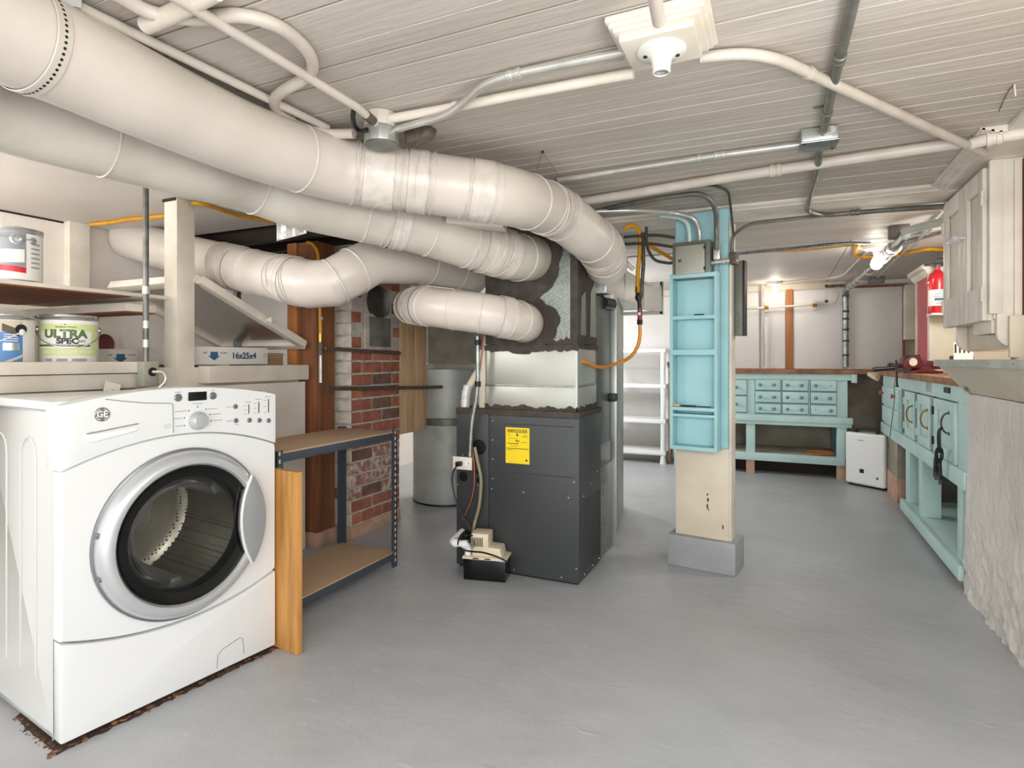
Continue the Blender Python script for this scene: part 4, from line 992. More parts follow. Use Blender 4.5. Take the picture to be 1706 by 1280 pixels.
# ================================================================== GALVANIZED DRUM AND DUCT BEHIND THE FURNACE
tc = at(747, 700, Z=4.62); tr_ = 0.275
dm = thing('metal_drum', 'dull grey upright metal cylinder behind the furnace', 'tank', (tc.x, tc.y, 0))
obj('shell', MB().lathe([(1e-5, 0.012), (tr_, 0.012), (tr_, 0.60)], (tc.x, tc.y, 0), (0, 0, 1), 48), 'galv_dull', dm)
obj('band', MB().lathe([(tr_, 0.60), (tr_ + 0.006, 0.605), (tr_ + 0.006, 0.65), (tr_, 0.655)], (tc.x, tc.y, 0), (0, 0, 1), 48), 'conduit_dark', dm)  # dark ring painting the shadow at the drum's seam
obj('upper_shell', MB().lathe([(tr_, 0.655), (tr_, 1.02), (1e-5, 1.02)], (tc.x, tc.y, 0), (0, 0, 1), 48), 'galv_dull', dm)
obj('foot_ring', MB().lathe([(tr_ + 0.004, 0), (tr_ + 0.004, 0.012), (tr_ - 0.02, 0.014)], (tc.x, tc.y, 0), (0, 0, 1), 48), 'black', dm)
rx0, rx1 = at(713, 580, Y=3.75).x, at(812, 580, Y=3.75).x
o = thing('box_duct', 'brownish galvanized rectangular duct over the grey drum', 'duct', ((rx0 + rx1) / 2, 4, 1.03))
obj('case', MB().box(rx0, rx1 + 0.2, 3.75, 4.25, 1.06, 1.46), 'box_metal', o, 0.004)
obj('flange', MB().box(rx0 - 0.02, rx1 + 0.2, 3.73, 4.27, 1.022, 1.062), 'galv_light', o, 0.003)
obj('foil_edge', MB().box(rx0 - 0.008, rx0 + 0.012, 3.735, 3.76, 1.065, 1.46), 'foil', o, 0.006)
for z in (1.07, 1.27): obj('latch', MB().box(rx0 - 0.075, rx0 - 0.01, 3.73, 3.78, z, z + 0.035), 'black', o, 0.004)

# ================================================================== LINES BESIDE THE FURNACE
def fp(lst, Y): return [at(px, py, Y=Y) for px, py in lst]
o = thing('power_conduit', 'bright flexible metal conduit dropping to the cream outlet on the furnace', 'conduit', at(783, 760, Y=2.66))
obj('straight_tube', MB().tube(fp([(796, 560), (796, 640)], 2.655), 0.011, 12), 'galv', o)
cp = cat(fp([(796, 640), (793, 668), (787, 700), (784, 735), (783, 762)], 2.655), 12)
obj('flexible_tube', MB().tube(cp, 0.012, 10, [0.0125 if i % 2 else 0.0105 for i in range(len(cp))]), 'galv', o)
for py in (571, 640): p = at(796, py, Y=2.655); obj('coupling', MB().cyl(p + Vector((0, 0, -0.014)), p + Vector((0, 0, 0.014)), 0.016, seg=12), 'iron', o)
ow = thing('outlet_plate', 'cream double outlet on the furnace front with a black plug in it', 'outlet', at(770, 772, Y=2.67))
a_, b_ = at(755, 760, Y=2.665), at(786.5, 784, Y=2.665)
obj('outlet_box', MB().box(a_.x + 0.005, b_.x - 0.005, 2.67, 2.692, b_.z + 0.005, a_.z - 0.005), 'galv', ow)
obj('cover', MB().box(a_.x, b_.x, 2.66, 2.67, b_.z, a_.z), 'outlet_cream', ow, 0.003)
for px in (765, 777): p = at(px, 772, Y=2.66); obj('socket', MB().lathe([(0.014, 0), (0.014, 0.003), (1e-5, 0.003)], p, (0, -1, 0), 16), 'white_plastic', ow)
for px in (773, 780): p = at(px, 772.5, Y=2.656); obj('slot', MB().box(p.x - 0.001, p.x + 0.001, 2.656, 2.659, p.z - 0.005, p.z + 0.005), 'black', ow)
cd = thing('pump_cord', 'black power cord from the furnace outlet down to the condensate pump', 'cord', at(790, 880, Y=2.6))
p = at(764, 773, Y=2.64); obj('plug', MB().box(p.x - 0.012, p.x + 0.014, 2.625, 2.657, p.z - 0.012, p.z + 0.012), 'black', cd, 0.004)
obj('cord', MB().tube(cat(fp([(761, 776), (754, 790), (754, 810), (762, 842), (776, 868), (787, 886)], 2.63) + [at(786, 893, Y=2.55), at(770, 890, Y=2.55), at(763, 905, Y=2.55), at(768, 915, Y=2.56), at(784, 919, Y=2.475), at(805, 921, Y=2.46), at(828, 928, Y=2.455), at(846, 937, Y=2.46)], 6), 0.0042, 8), 'black', cd)
single('copper_line', 'thin copper coloured wire bundle curving down the furnace front', 'tube', MB().tube(cat(fp([(806, 560), (799, 620), (788, 680), (784, 700), (787, 745), (790, 775), (790, 810), (783, 840), (770, 866)], 2.68), 6), 0.0042, 8), 'copper')
single('drain_hose', 'olive clear drain hose arcing from furnace side down to the pump', 'hose', MB().tube(cat(fp([(791, 745), (796, 770), (801, 795), (801, 815), (798, 845), (790, 875)], 2.66) + [at(787, 900, Y=2.56), at(787, 912, Y=2.52)], 6), 0.0085, 10), 'hose_olive')
o = thing('insulated_line', 'white wrapped line set bending over the left top of the furnace', 'tube', at(778, 683, Y=2.76))
obj('sleeve', MB().tube(cat(fp([(812, 560), (806, 600), (790, 630), (779, 648)], 2.77), 6), 0.02, 12), 'cream', o)
obj('wrap', MB().tube(cat(fp([(780, 642), (776, 660), (775, 684)], 2.76), 5), 0.022, 12, [0.022, 0.025, 0.023, 0.026, 0.024, 0.026, 0.023, 0.026, 0.024, 0.026, 0.024]), 'foil_white', o)
# condensate pump
a_, b_ = at(772, 966, z=0), at(842, 972, z=0)
prot = math.atan2(b_.y - a_.y, b_.x - a_.x); pw = (b_ - a_).length
pu = thing('condensate_pump', 'small cream topped condensate pump in a black tray against the furnace', 'pump', (a_.x, a_.y, 0), prot); Tp = MW[pu.name]
ph_ = 0.105
obj('tank', MB().box(0, pw, 0, 0.115, 0.001, ph_, Tp), 'black_gloss', pu, 0.005)
obj('lid', MB().box(-0.005, pw + 0.005, -0.005, 0.12, ph_, ph_ + 0.012, Tp), 'pump_cream', pu, 0.003)
obj('lid_step', MB().prism([(0.04, ph_ + 0.012), (pw - 0.02, ph_ + 0.012), (pw - 0.03, ph_ + 0.055), (0.06, ph_ + 0.065), (0.04, ph_ + 0.06)], 0.012, 0.112, 'y', Tp), 'pump_cream', pu, 0.005)
mot = obj('motor_cover', MB().box(0.035, 0.125, 0.01, 0.110, ph_ + 0.05, ph_ + 0.125, Tp), 'pump_cream', pu, 0.010)
for k in range(7): obj('vent_slot', MB().box(0.044 + k * 0.008, 0.048 + k * 0.008, 0.008, 0.012, ph_ + 0.062, ph_ + 0.105, Tp), 'black', mot)
for u in (0.05, 0.11): obj('lid_slot', MB().box(u, u + 0.03, -0.0056, -0.003, ph_ + 0.003, ph_ + 0.009, Tp), 'black', pu)
obj('check_valve', MB().lathe([(0.02, -0.02), (0.022, 0.0), (0.016, 0.012), (0.01, 0.014), (1e-5, 0.014)], Tp @ Vector((-0.02, 0.10, 0.19)), Tp.to_3x3() @ Vector((-0.2, -1, 0.1)), 16), 'black', pu)
pv = fillet([Tp @ Vector(q) for q in ((0.015, 0.03, ph_ + 0.01), (0.015, 0.03, 0.165), (-0.075, 0.04, 0.168), (-0.055, 0.16, 0.19))], 0.02, 4)
pe = obj('elbow_pipe', MB().tube(pv, 0.017, 14), 'white_plastic', pu, label='white plastic elbow pipe')
for q in ((0.015, 0.03, 0.15), (0.0, 0.03, 0.166), (-0.05, 0.037, 0.168)):
    c = Tp @ Vector(q); d = Vector((0, 0, 1)) if q[2] < 0.16 else Tp.to_3x3() @ Vector((1, 0, 0))
    obj('socket_ring', MB().cyl(c - d * 0.012, c + d * 0.012, 0.021, seg=16), 'white_plastic', pe)

# short yellow gas tube strapped to the brown post
o = thing('gas_riser', 'yellow tube with a grey rod below it strapped to the brown post', 'gas line', at(534, 640, Y=2.585))
gy = lambda l: [at(a, b, Y=2.588) for a, b in l]
obj('tube', MB().tube(cat(gy([(512, 404), (522, 408), (530, 425), (531, 470), (533, 520), (534, 558)]), 6), 0.010, 10), 'yellow', o)
obj('nut', MB().tube(gy([(534, 556), (534, 572)]), 0.012, 6), 'brass', o)
obj('sleeve', MB().tube(gy([(534, 570), (534, 592)]), 0.016, 10), 'rust', o)
obj('rod', MB().tube(gy([(534, 590), (534, 638)]), 0.0095, 10), 'conduit', o)
p = at(536, 531, Y=2.575); obj('clip', MB().disc(p, 0.012, 0.006, (0, -1, 0), 10), 'galv_light', o)

# ================================================================== COLUMN
ca_, cb_ = at(1112, 940, z=0), at(1225, 962, z=0)
crot = math.atan2(cb_.y - ca_.y, cb_.x - ca_.x)
cl = thing('support_column', 'blue topped cream column on a grey concrete block, holding a shelf box', 'column', (ca_.x, ca_.y, 0), crot); Tc = MW[cl.name]
obj('concrete_block', MB().box(0, 0.347, 0, 0.20, 0, 0.163, Tc), 'grey_base', cl, 0.006)
PX0, PX1, PY = 0.033, 0.308, 0.035
obj('lower_shaft', MB().box(PX0, PX1, PY, 0.14, 0.163, 0.635, Tc), 'cream', cl, 0.003)
obj('upper_shaft', MB().box(PX0, PX1 - 0.002, PY, 0.138, 0.635, BH - 0.001, Tc), 'teal_sky', cl, 0.003, label='sky blue painted upper shaft')
obj('edge_board', MB().box(PX1 - 0.001, PX1 + 0.010, PY + 0.006, 0.135, 0.163, 1.80, Tc), 'trim_white', cl, 0.002)
obj('front_strip', MB().box(PX1 - 0.045, PX1 - 0.003, PY - 0.012, PY, 0.64, BH - 0.002, Tc), 'teal_sky', cl, 0.002)
def cz(py): return EYE - (py - HYP) / FPX * 3.05
sb = thing('column_shelf', 'shallow sky blue box with four open compartments on the column front', 'shelf', (ca_.x, ca_.y, 0.62), crot); Tsb = Tc
sx0, sx1, sy0, sy1 = 0.030, 0.272, -0.055, 0.022
obj('back_board', MB().box(sx0, sx1, 0.022, 0.034, cz(748), cz(457), Tc), 'teal_sky', sb, 0.002)
for x0 in (sx0, sx1 - 0.016): obj('side_board', MB().box(x0, x0 + 0.016, sy0, 0.022, cz(748), cz(457), Tc), 'teal_sky', sb, 0.002)
for y0, y1 in ((458, 465), (527, 533), (583, 592), (678, 683.5), (689, 693.5), (742, 748.5)):
    obj('shelf_board', MB().box(sx0 + 0.002, sx1 - 0.002, sy0 - 0.003, 0.022, cz(y1), cz(y0), Tc), 'teal_sky', sb, 0.002)
# little things on the column shelf
z_ = cz(678) + 0.0008
single('knife', 'dark handled pocket knife lying on the column shelf', 'knife', MB().box(0.08, 0.155, -0.03, -0.018, z_, z_ + 0.009, Tc).box(0.155, 0.235, -0.028, -0.021, z_ + 0.001, z_ + 0.006, Tc), 'iron', 0.002)
single('wood_chip', 'small tan wooden stub beside the pocket knife', 'wood', MB().box(0.045, 0.075, -0.035, -0.018, z_, z_ + 0.014, Tc), 'wood_tan', 0.003)
z_ = cz(527) + 0.0008
single('loose_screws', 'few dark screws on the top compartment floor', 'screws', MB().cyl((0.15, -0.03, z_ + 0.004), (0.20, -0.025, z_ + 0.004), 0.003, seg=8, T=Tc).cyl((0.165, -0.04, z_ + 0.003), (0.19, -0.045, z_ + 0.003), 0.003, seg=8, T=Tc), 'iron')
for px, py, w, h in ((1176, 826, .003, .006), (1177, 835, .004, .009), (1176, 846, .0035, .012), (1178, 851, .003, .004), (1206, 877, .003, .010)):
    q = at(px, py, Z=3.02); q = Tc.inverted() @ q
    obj('chip_mark', MB().box(q.x - w, q.x + w, PY - 0.0008, PY + 0.0005, q.z - h, q.z + h, Tc), 'wood_dark', cl)
# breaker panel
ep = thing('fuse_panel', 'grey green electrical panel with a pale cover door high on the column', 'electrical panel', (ca_.x, ca_.y, 1.52), crot)
e0, e1 = cz(466), cz(405)
obj('box', MB().box(0.044, 0.236, -0.055, 0.033, e0, e1, Tc), 'panel_green', ep, 0.004)
cv = obj('cover_door', MB().box(0.062, 0.212, -0.063, -0.055, e0 + 0.022, e1 - 0.02, Tc), 'panel_cover', ep, 0.004)
obj('door_rim', MB().box(0.059, 0.215, -0.058, -0.0545, e0 + 0.019, e1 - 0.017, Tc), 'iron', ep, 0.002)
lt = obj('latch', MB().box(0.078, 0.096, -0.068, -0.063, (e0 + e1) / 2 - 0.01, (e0 + e1) / 2 + 0.005, Tc), 'panel_green', cv, 0.002)
obj('latch_slot', MB().box(0.083, 0.091, -0.070, -0.066, (e0 + e1) / 2 - 0.006, (e0 + e1) / 2 + 0.001, Tc), 'black', cv)
for z in (e0 + 0.045, e1 - 0.04): obj('hinge', MB().box(0.207, 0.216, -0.066, -0.060, z - 0.008, z + 0.008, Tc), 'iron', cv)
# side gutter box beyond the column
gx = thing('gutter_box', 'tall narrow dark edged metal box on the far right side of the column', 'electrical panel', (ca_.x, ca_.y, 1.2), crot)
obj('body', MB().box(PX1 + 0.014, PX1 + 0.052, 0.10, 0.15, cz(560), cz(436), Tc), 'panel_green', gx, 0.002)
obj('face', MB().box(PX1 + 0.052, PX1 + 0.064, 0.096, 0.154, cz(560), cz(436), Tc), 'iron', gx, 0.002)
for k in range(5): obj('knockout', MB().disc(Tc @ Vector((PX1 + 0.03 + (k % 2) * 0.008, 0.0995, cz(545) + k * 0.016)), 0.003, 0.001, (0, -1, 0), 8), 'black', gx)
# service fittings right of the panel
lbf = thing('conduit_fitting', 'silver elbow conduit fitting at the right edge of the fuse panel', 'conduit fitting', (ca_.x, ca_.y, 1.6), crot)
obj('body', MB().box(0.244, 0.278, -0.03, 0.015, cz(438), cz(415), Tc), 'conduit', lbf, 0.008)
obj('nipple', MB().cyl((0.235, -0.02, cz(442)), (0.36, -0.02, cz(440)), 0.011, seg=12, T=Tc), 'conduit', lbf)
for x in (0.262, 0.30): obj('ring', MB().cyl((x - 0.006, -0.02, cz(441)), (x + 0.006, -0.02, cz(441)), 0.016, seg=12, T=Tc), 'conduit', lbf)
obj('elbow_box', MB().box(0.325, 0.36, -0.035, 0.02, cz(447), cz(428), Tc), 'rust', lbf, 0.006)

# ================================================================== CEILING PIPES
def pipe(label, pts, r, m, name='conduit', z=None, rad=0.05, straps=(), couplings=(), category='conduit', smooth=False):
    P = [at(q[0], q[1], z=(q[2] if len(q) > 2 else z)) if not isinstance(q, Vector) else q for q in pts]
    path = cat(P, 8) if smooth else fillet(P, rad)
    t = thing(name, label, category, path[0])
    obj('tube', MB().tube(path, r, 14), m, t)
    L = [0.0]
    for a, b in zip(path, path[1:]): L.append(L[-1] + (b - a).length)
    def pos(s):
        s *= L[-1]; k = max(i for i in range(len(path) - 1) if L[i] <= s + 1e-9); d = (path[k + 1] - path[k]).normalized()
        return path[k] + d * (s - L[k]), d
    for s in couplings:
        p, d = pos(s); obj('coupling', MB().lathe([(r, -0.022), (r * 1.25, -0.02), (r * 1.25, -0.006), (r * 1.12, -0.004), (r * 1.12, 0.004), (r * 1.25, 0.006), (r * 1.25, 0.02), (r, 0.022)], p, d, 14), m, t)
    for s in straps:
        p, d = pos(s); mb = MB().lathe([(r + 0.001, -0.009), (r + 0.003, -0.008), (r + 0.003, 0.008), (r + 0.001, 0.009)], p, d, 14)
        sd = Vector((-d.y, d.x, 0)).normalized()
        c = p + sd * (r + 0.014); zt = (CH if p.y < 3.2 else RH) - 0.002
        mb.box(-0.014, 0.014, -0.009, 0.009, -0.0025, 0.0, frame((c.x, c.y, zt), sd, d))
        mb.box(-0.002, 0.002, -0.008, 0.008, -(zt - p.z), 0, frame((p.x + sd.x * r, p.y + sd.y * r, zt), sd, d))
        obj('strap', mb, m, t)
    return t, pos
def zc(r): return CH - r - 0.003
pipe('thinnest painted pipe close to the topmost duct at upper left', [(60, -30), (120, 6), (330, 108), (545, 213)], 0.0125, 'pipe_paint', z=zc(0.0125) - 0.005)
tB, posB = pipe('straight painted pipe slanting from the top edge into the round junction box', [(250, -30, 1.855), (450, 90, 1.855), (597, 180, 1.85), (625, 205, 1.84)], 0.0125, 'pipe_paint', rad=0.02)
pB, dB = posB(0.955); obj('rusty_end', MB().tube([posB(0.93)[0], posB(0.985)[0]], 0.0150, 10), 'rust', tB, label='flaking rusty pipe end')
pipe('painted loop of conduit curving under the slanting pipe at upper left', [(190, -12, 1.87), (255, 22, 1.87), (330, 31, 1.872), (400, 26, 1.872), (465, 45, 1.872), (510, 82, 1.872), (521, 112, 1.87), (505, 132, 1.865), (474, 150, 1.865), (457, 167, 1.865), (464, 187, 1.862), (495, 208, 1.855), (540, 222, 1.845), (590, 223, 1.835)], 0.016, 'pipe_paint', smooth=True, couplings=(0.80,))
pipe('stubby thick painted pipe end at the top edge upper left', [(243, 42), (290, 22), (360, -15)], 0.02, 'trim_white', z=zc(0.02), name='pipe', category='pipe')
tE, posE = pipe('bare silver conduit with a swan neck from junction box to the lamp block', [(655, 217, 1.835), (742, 193, 1.835), (772, 172, 1.85), (803, 141, 1.868), (856, 123, 1.87), (1042, 87, 1.868)], 0.0115, 'conduit', rad=0.09, couplings=(0.62,))
pipe('white painted straight raceway parallel below the silver swan neck conduit', [(650, 198, 1.862), (745, 181, 1.865), (850, 160, 1.866), (1056, 122, 1.866)], 0.0145, 'trim_white', straps=(0.30,))
pipe('painted arm of pipe running from the lamp block towards the corner cabinet', [(1165, 96, 1.868), (1240, 88, 1.868), (1300, 99, 1.866), (1390, 141, 1.865), (1640, 255, 1.85)], 0.0145, 'pipe_paint', rad=0.12, straps=(0.24,))
pipe('painted pipe dropping from the top edge onto the lamp block', [Vector(at(1086, -30, z=1.80)), Vector(at(1093, 8, z=1.80)), Vector(at(1098, 36, z=1.80))], 0.0145, 'pipe_paint', name='pipe', category='pipe')
tH, posH = pipe('dark steel conduit from the top edge down to the square junction box', [(1432, -40, 1.868), (1411, 50, 1.868), (1384, 160, 1.868), (1372, 222, 1.865)], 0.0125, 'conduit_dark', couplings=(0.40,), straps=(0.80,))
pipe('steel conduit leaving the square junction box and turning right along the beam', [(1366, 246, 1.865), (1362, 285, 1.858), (1350, 322, 1.852), (1345, 353, 1.848), (1372, 359, 1.848), (1440, 353, 1.848), (1580, 343, 1.848)], 0.0125, 'conduit_dark', rad=0.06, couplings=(0.75,))
pipe('bare silver conduit from behind the topmost duct to the square junction box', [(930, 300, 1.866), (1190, 260, 1.866), (1340, 240, 1.864)], 0.012, 'conduit', straps=(0.62,), couplings=(0.70,))
pipe('thick cream wrapped pipe crossing the ceiling below the square junction box', [(960, 338, 1.862), (1200, 298, 1.864), (1370, 272, 1.864), (1600, 238, 1.862)], 0.021, 'pipe_paint', name='pipe', category='pipe', couplings=(0.6,))
pipe('cream wrapped pipe continuing over the corner cabinet to the right edge', [(1618, 240, 1.858), (1650, 231, 1.858), (1760, 214, 1.858)], 0.02, 'trim_white', name='pipe', category='pipe', couplings=(0.3,))
yv = 3.06
def cp_(lst, Y=yv): return [at(a, b, Y=Y) for a, b in lst]
pipe('dark conduit bending down the column face into the silver fitting', [at(a, b, z=1.862) for a, b in ((990, 353), (1060, 337), (1120, 327), (1172, 321))] + cp_([(1192, 345)], 2.98) + cp_([(1194, 372), (1194, 416)], 3.09), 0.0125, 'conduit_dark', rad=0.09)
pipe('pale conduit bending down into the top of the fuse panel', [at(a, b, z=1.85) for a, b in ((985, 353), (1060, 350), (1125, 355))] + cp_([(1158, 363)], 3.09) + cp_([(1166, 385), (1166, 408)], 3.13), 0.0115, 'conduit', rad=0.08, couplings=(0.62,))
pipe('bluish conduit just left of the pale one entering the fuse panel', cp_([(1100, 360), (1128, 362)], 3.16) + cp_([(1146, 370), (1149, 390), (1149, 408)], 3.14), 0.011, 'teal', rad=0.06)
for lab, pts in (('upper dark cable looping into the left side of the fuse panel', [(1040, 395), (1090, 392), (1124, 396)]), ('middle dark cable entering the left side of the fuse panel', [(1035, 407), (1080, 406), (1124, 412)]), ('lower drooping dark cable into the left side of the fuse panel', [(1077, 378), (1078, 410), (1090, 432), (1110, 438), (1124, 438)])):
    pipe(lab, cp_(pts, 3.2), 0.008, 'cable_dark', name='cable', category='cable', smooth=True)
pipe('dark cable arching from the gutter box along the beam to the right', cp_([(1222, 440), (1219, 410), (1222, 392)], 3.16) + cp_([(1247, 373)], 3.22) + [at(1350, 361, z=1.85), at(1450, 352, z=1.85), at(1585, 346, z=1.85)], 0.0095, 'conduit_dark', name='cable', category='cable', rad=0.08)
pipe('thin dark cable running up the right edge of the column to the ceiling', cp_([(1222, 392), (1218, 350)], 3.15) + [at(1214, 318, z=1.876), at(1190, 308, z=1.876), at(1120, 312, z=1.876)], 0.006, 'cable_dark', name='cable', category='cable', rad=0.05)
# armoured cable and yellow cable across the rear ceiling
zr = RH - 0.014
def corr(label, pts, r=0.011, m='galv'):
    P = cat([at(a, b, z=zr) for a, b in pts], 26); t = thing('armored_cable', label, 'cable', P[0])
    obj('sheath', MB().tube(P, r, 8, [r if i % 2 else r * 0.75 for i in range(len(P))]), m, t)
corr('ribbed metal cable crossing the rear ceiling to the lit bulb', [(1222, 424), (1310, 415), (1400, 406), (1450, 405)])
corr('ribbed metal cable from the lit bulb to the corner cabinet', [(1492, 409), (1530, 398), (1585, 384)])
pipe('yellow sheathed cable with a drooping corner beside the lit bulb', [(1260, 420, zr), (1330, 418, zr), (1427, 408, zr)], 0.006, 'yellow', name='cable', category='cable')
pipe('thick yellow gas tube with an angular bend behind the lit bulb', [(1427, 410, zr), (1424, 427, zr), (1450, 429, zr), (1500, 424, zr), (1545, 415, zr), (1600, 418, zr)], 0.012, 'yellow', name='gas_line', category='gas line', rad=0.05)
pipe('yellow sheathed cable seen left of the fuse panel', cp_([(1075, 405), (1100, 420), (1124, 434)], 3.9), 0.012, 'yellow', name='cable', category='cable')
pipe('yellow cable stapled above the crawl space wall at left', [at(a, b, z=1.832) for a, b in ((152, 374), (185, 371), (215, 366), (276, 360))], 0.010, 'yellow', name='cable', category='cable', smooth=True)
pipe('yellow cable continuing right of the white post under the soffit', [at(a, b, z=1.832) for a, b in ((318, 338), (345, 342), (400, 360), (470, 372))], 0.009, 'yellow', name='cable', category='cable', smooth=True)
# left conduit drop with its outlet box
o = thing('conduit_drop', 'vertical grey conduit dropping from the soffit to an outlet box on the ledge', 'conduit', at(243, 605, X=-2.45))
pa, pb = at(242, 331, X=-2.44), at(245, 604, X=-2.44); pa.z = 1.845; pa.y = pb.y = at(243, 480, X=-2.44).y
obj('tube', MB().tube([pa, Vector((pb.x, pa.y, 1.39)), Vector((pb.x, pa.y, 1.39)) - Vector((0, 0, 0.001)), pb], 0.0115, 12), 'conduit_dark', o)
for z in (1.385, 1.24, 1.16): obj('coupling', MB().cyl((pb.x, pa.y, z - 0.016), (pb.x, pa.y, z + 0.016), 0.0145, seg=12), 'conduit', o)
bx = obj('outlet_box', MB().box(-2.46, -2.415, pa.y - 0.025, pa.y + 0.042, 0.978, 1.085), 'panel_cover', o, 0.006)
obj('socket', MB().lathe([(0.019, 0), (0.019, 0.003), (0.015, 0.004), (1e-5, 0.004)], (-2.415, pa.y + 0.012, 1.04), (1, 0, 0), 16), 'iron', o)
cpth = cat([(-2.412, pa.y + 0.012, 1.04), (-2.37, pa.y + 0.03, 1.035), (-2.36, pa.y + 0.03, 1.0), (-2.385, pa.y, 0.96), (-2.43, pa.y - 0.03, 0.93)], 6)
single('grey_cord', 'short grey cord plugged into the outlet box behind the washer', 'cord', MB().tube(cpth, 0.007, 8), 'conduit')

# round junction box
jc = at(634, 213, z=1.845)
jb = thing('round_junction_box', 'round painted metal junction box where the ceiling pipes meet', 'junction box', (jc.x, jc.y, 1.79))
obj('upper_box', MB().cyl((jc.x, jc.y, CH - 0.002), (jc.x, jc.y, 1.842), 0.053, seg=12), 'pipe_paint', jb, 0.003)
obj('lower_box', MB().cyl((jc.x + 0.004, jc.y, 1.838), (jc.x + 0.004, jc.y, 1.79), 0.056, seg=12), 'galv_light', jb, 0.003)
obj('lid', MB().cyl((jc.x + 0.004, jc.y, 1.79), (jc.x + 0.004, jc.y, 1.784), 0.054, seg=12), 'conduit_dark', jb)
obj('bracket', MB().prism([(jc.x + 0.06, 1.80), (jc.x + 0.15, 1.815), (jc.x + 0.16, 1.845), (jc.x + 0.08, 1.855), (jc.x + 0.055, 1.84)], jc.y + 0.05, jc.y + 0.09, 'y'), 'rust', jb, 0.003)
single('black_cable', 'short black cable hanging at the left of the round junction box', 'cable', MB().tube(cat([at(590, 180, z=1.85), at(588, 195, z=1.84), at(591, 210, z=1.83), at(600, 219, z=1.822), at(612, 216, z=1.82)], 6), 0.0075, 8), 'black')
# square junction box
j2 = at(1362, 233, z=1.86)
sj = thing('square_junction_box', 'square grey steel junction box on the plank ceiling', 'junction box', (j2.x, j2.y, 1.83))
Tj = Matrix.Translation((j2.x, j2.y, 0)) @ Matrix.Rotation(0.05, 4, 'Z')
obj('box', MB().box(-0.055, 0.06, -0.05, 0.05, 1.842, CH - 0.002, Tj), 'galv_light', sj, 0.006)
obj('lid', MB().box(-0.058, 0.063, -0.053, 0.053, 1.836, 1.842, Tj), 'galv', sj, 0.004)
for u, v in ((-0.045, -0.04), (0.05, 0.04)): obj('screw', MB().disc(Tj @ Vector((u, v, 1.836)), 0.005, 0.002, (0, 0, -1), 8), 'iron', sj)
for u in (0.02, 0.035): obj('connector', MB().cyl(Tj @ Vector((u, -0.07, 1.865)), Tj @ Vector((u, -0.045, 1.865)), 0.014, seg=10), 'conduit', sj)
# wooden lamp block with porcelain lamp holder
lc = at(1102, 84, z=1.835)
Tl = Matrix.Translation((lc.x, lc.y, 0))
lb2 = thing('lamp_block', 'stepped white moulded wooden block carrying the bare lamp holder on the ceiling', 'ceiling block', (lc.x, lc.y, 1.83))
def sq(h, z0, z1, nm, dx=0.0): return obj(nm, MB().box(-h * 0.95 + dx, h * 0.95 + dx, -h * 0.86, h * 0.86, z0, z1, Tl), 'trim_white', lb2, 0.005)
sq(0.122, 1.872, CH - 0.002, 'moulding', 0.004); sq(0.114, 1.862, 1.873, 'moulding', 0.003); sq(0.104, 1.853, 1.863, 'moulding', 0.002)
sq(0.090, 1.834, 1.854, 'block')
obj('lamp_holder', MB().lathe([(0.058, 1.834), (0.058, 1.830), (0.050, 1.825), (0.036, 1.822), (0.027, 1.817), (0.0225, 1.803), (0.021, 1.788), (0.0215, 1.782), (0.018, 1.780), (0.0172, 1.79), (1e-5, 1.792)], (lc.x, lc.y, 0), (0, 0, 1), 36), 'porcelain', lb2, label='white porcelain lamp holder')
for s in (-1, 1): obj('screw_hole', MB().disc((lc.x + s * 0.036, lc.y + s * 0.012, 1.8225), 0.005, 0.003, (0, 0, -1), 10), 'black', lb2)
obj('socket_thread', MB().lathe([(0.0175, 1.783), (0.0155, 1.785), (0.017, 1.787), (0.0155, 1.789), (0.013, 1.7905), (1e-5, 1.791)], (lc.x, lc.y, 0), (0, 0, 1), 20), 'can_metal', lb2)
# gas line
gl = thing('gas_pipe', 'yellow coated gas hose with red handled valve hanging right of the ducts', 'gas line', at(1066, 540, Y=3.25))
gv = lambda l: [at(a, b, Y=3.25) for a, b in l]
obj('hose', MB().tube(cat(gv([(1040, 382), (1052, 376), (1062, 382), (1066, 396), (1066, 420), (1063, 450), (1062, 480)]), 6), 0.012, 12), 'yellow', gl)
obj('iron_pipe', MB().tube(gv([(1071, 388), (1072, 440), (1068, 495)]), 0.011, 12), 'rust', gl)
obj('brass_nut', MB().tube(gv([(1062.5, 478), (1062.5, 488)]), 0.015, 6), 'brass', gl)
obj('union', MB().tube(gv([(1063, 488), (1064, 496), (1065, 502)]), 0.017, 8, [0.013, 0.021, 0.013]), 'iron', gl)
obj('nipple', MB().tube(gv([(1065, 500), (1066, 518)]), 0.011, 10), 'iron', gl)
v_ = obj('valve', MB().tube(gv([(1066, 514), (1066, 534)]), 0.013, 10), 'valve_red', gl)
p = at(1065.5, 523, Y=3.235); obj('valve_knob', MB().lathe([(0.008, 0), (0.008, 0.004), (1e-5, 0.004)], p, (0, -1, 0), 12), 'white_plastic', v_)
obj('nut', MB().tube(gv([(1066, 533), (1066, 541)]), 0.016, 6), 'iron', gl)
obj('connector_hose', MB().tube(cat(gv([(1066, 540), (1066, 560), (1062, 578), (1050, 595), (1030, 605)]) + [at(1000, 612, Y=3.05), Vector((cx1 + 0.012, 2.87, 1.075)), Vector((cx1 - 0.005, 2.80, 1.085))], 7), 0.0095, 10), 'orange_tube', gl)

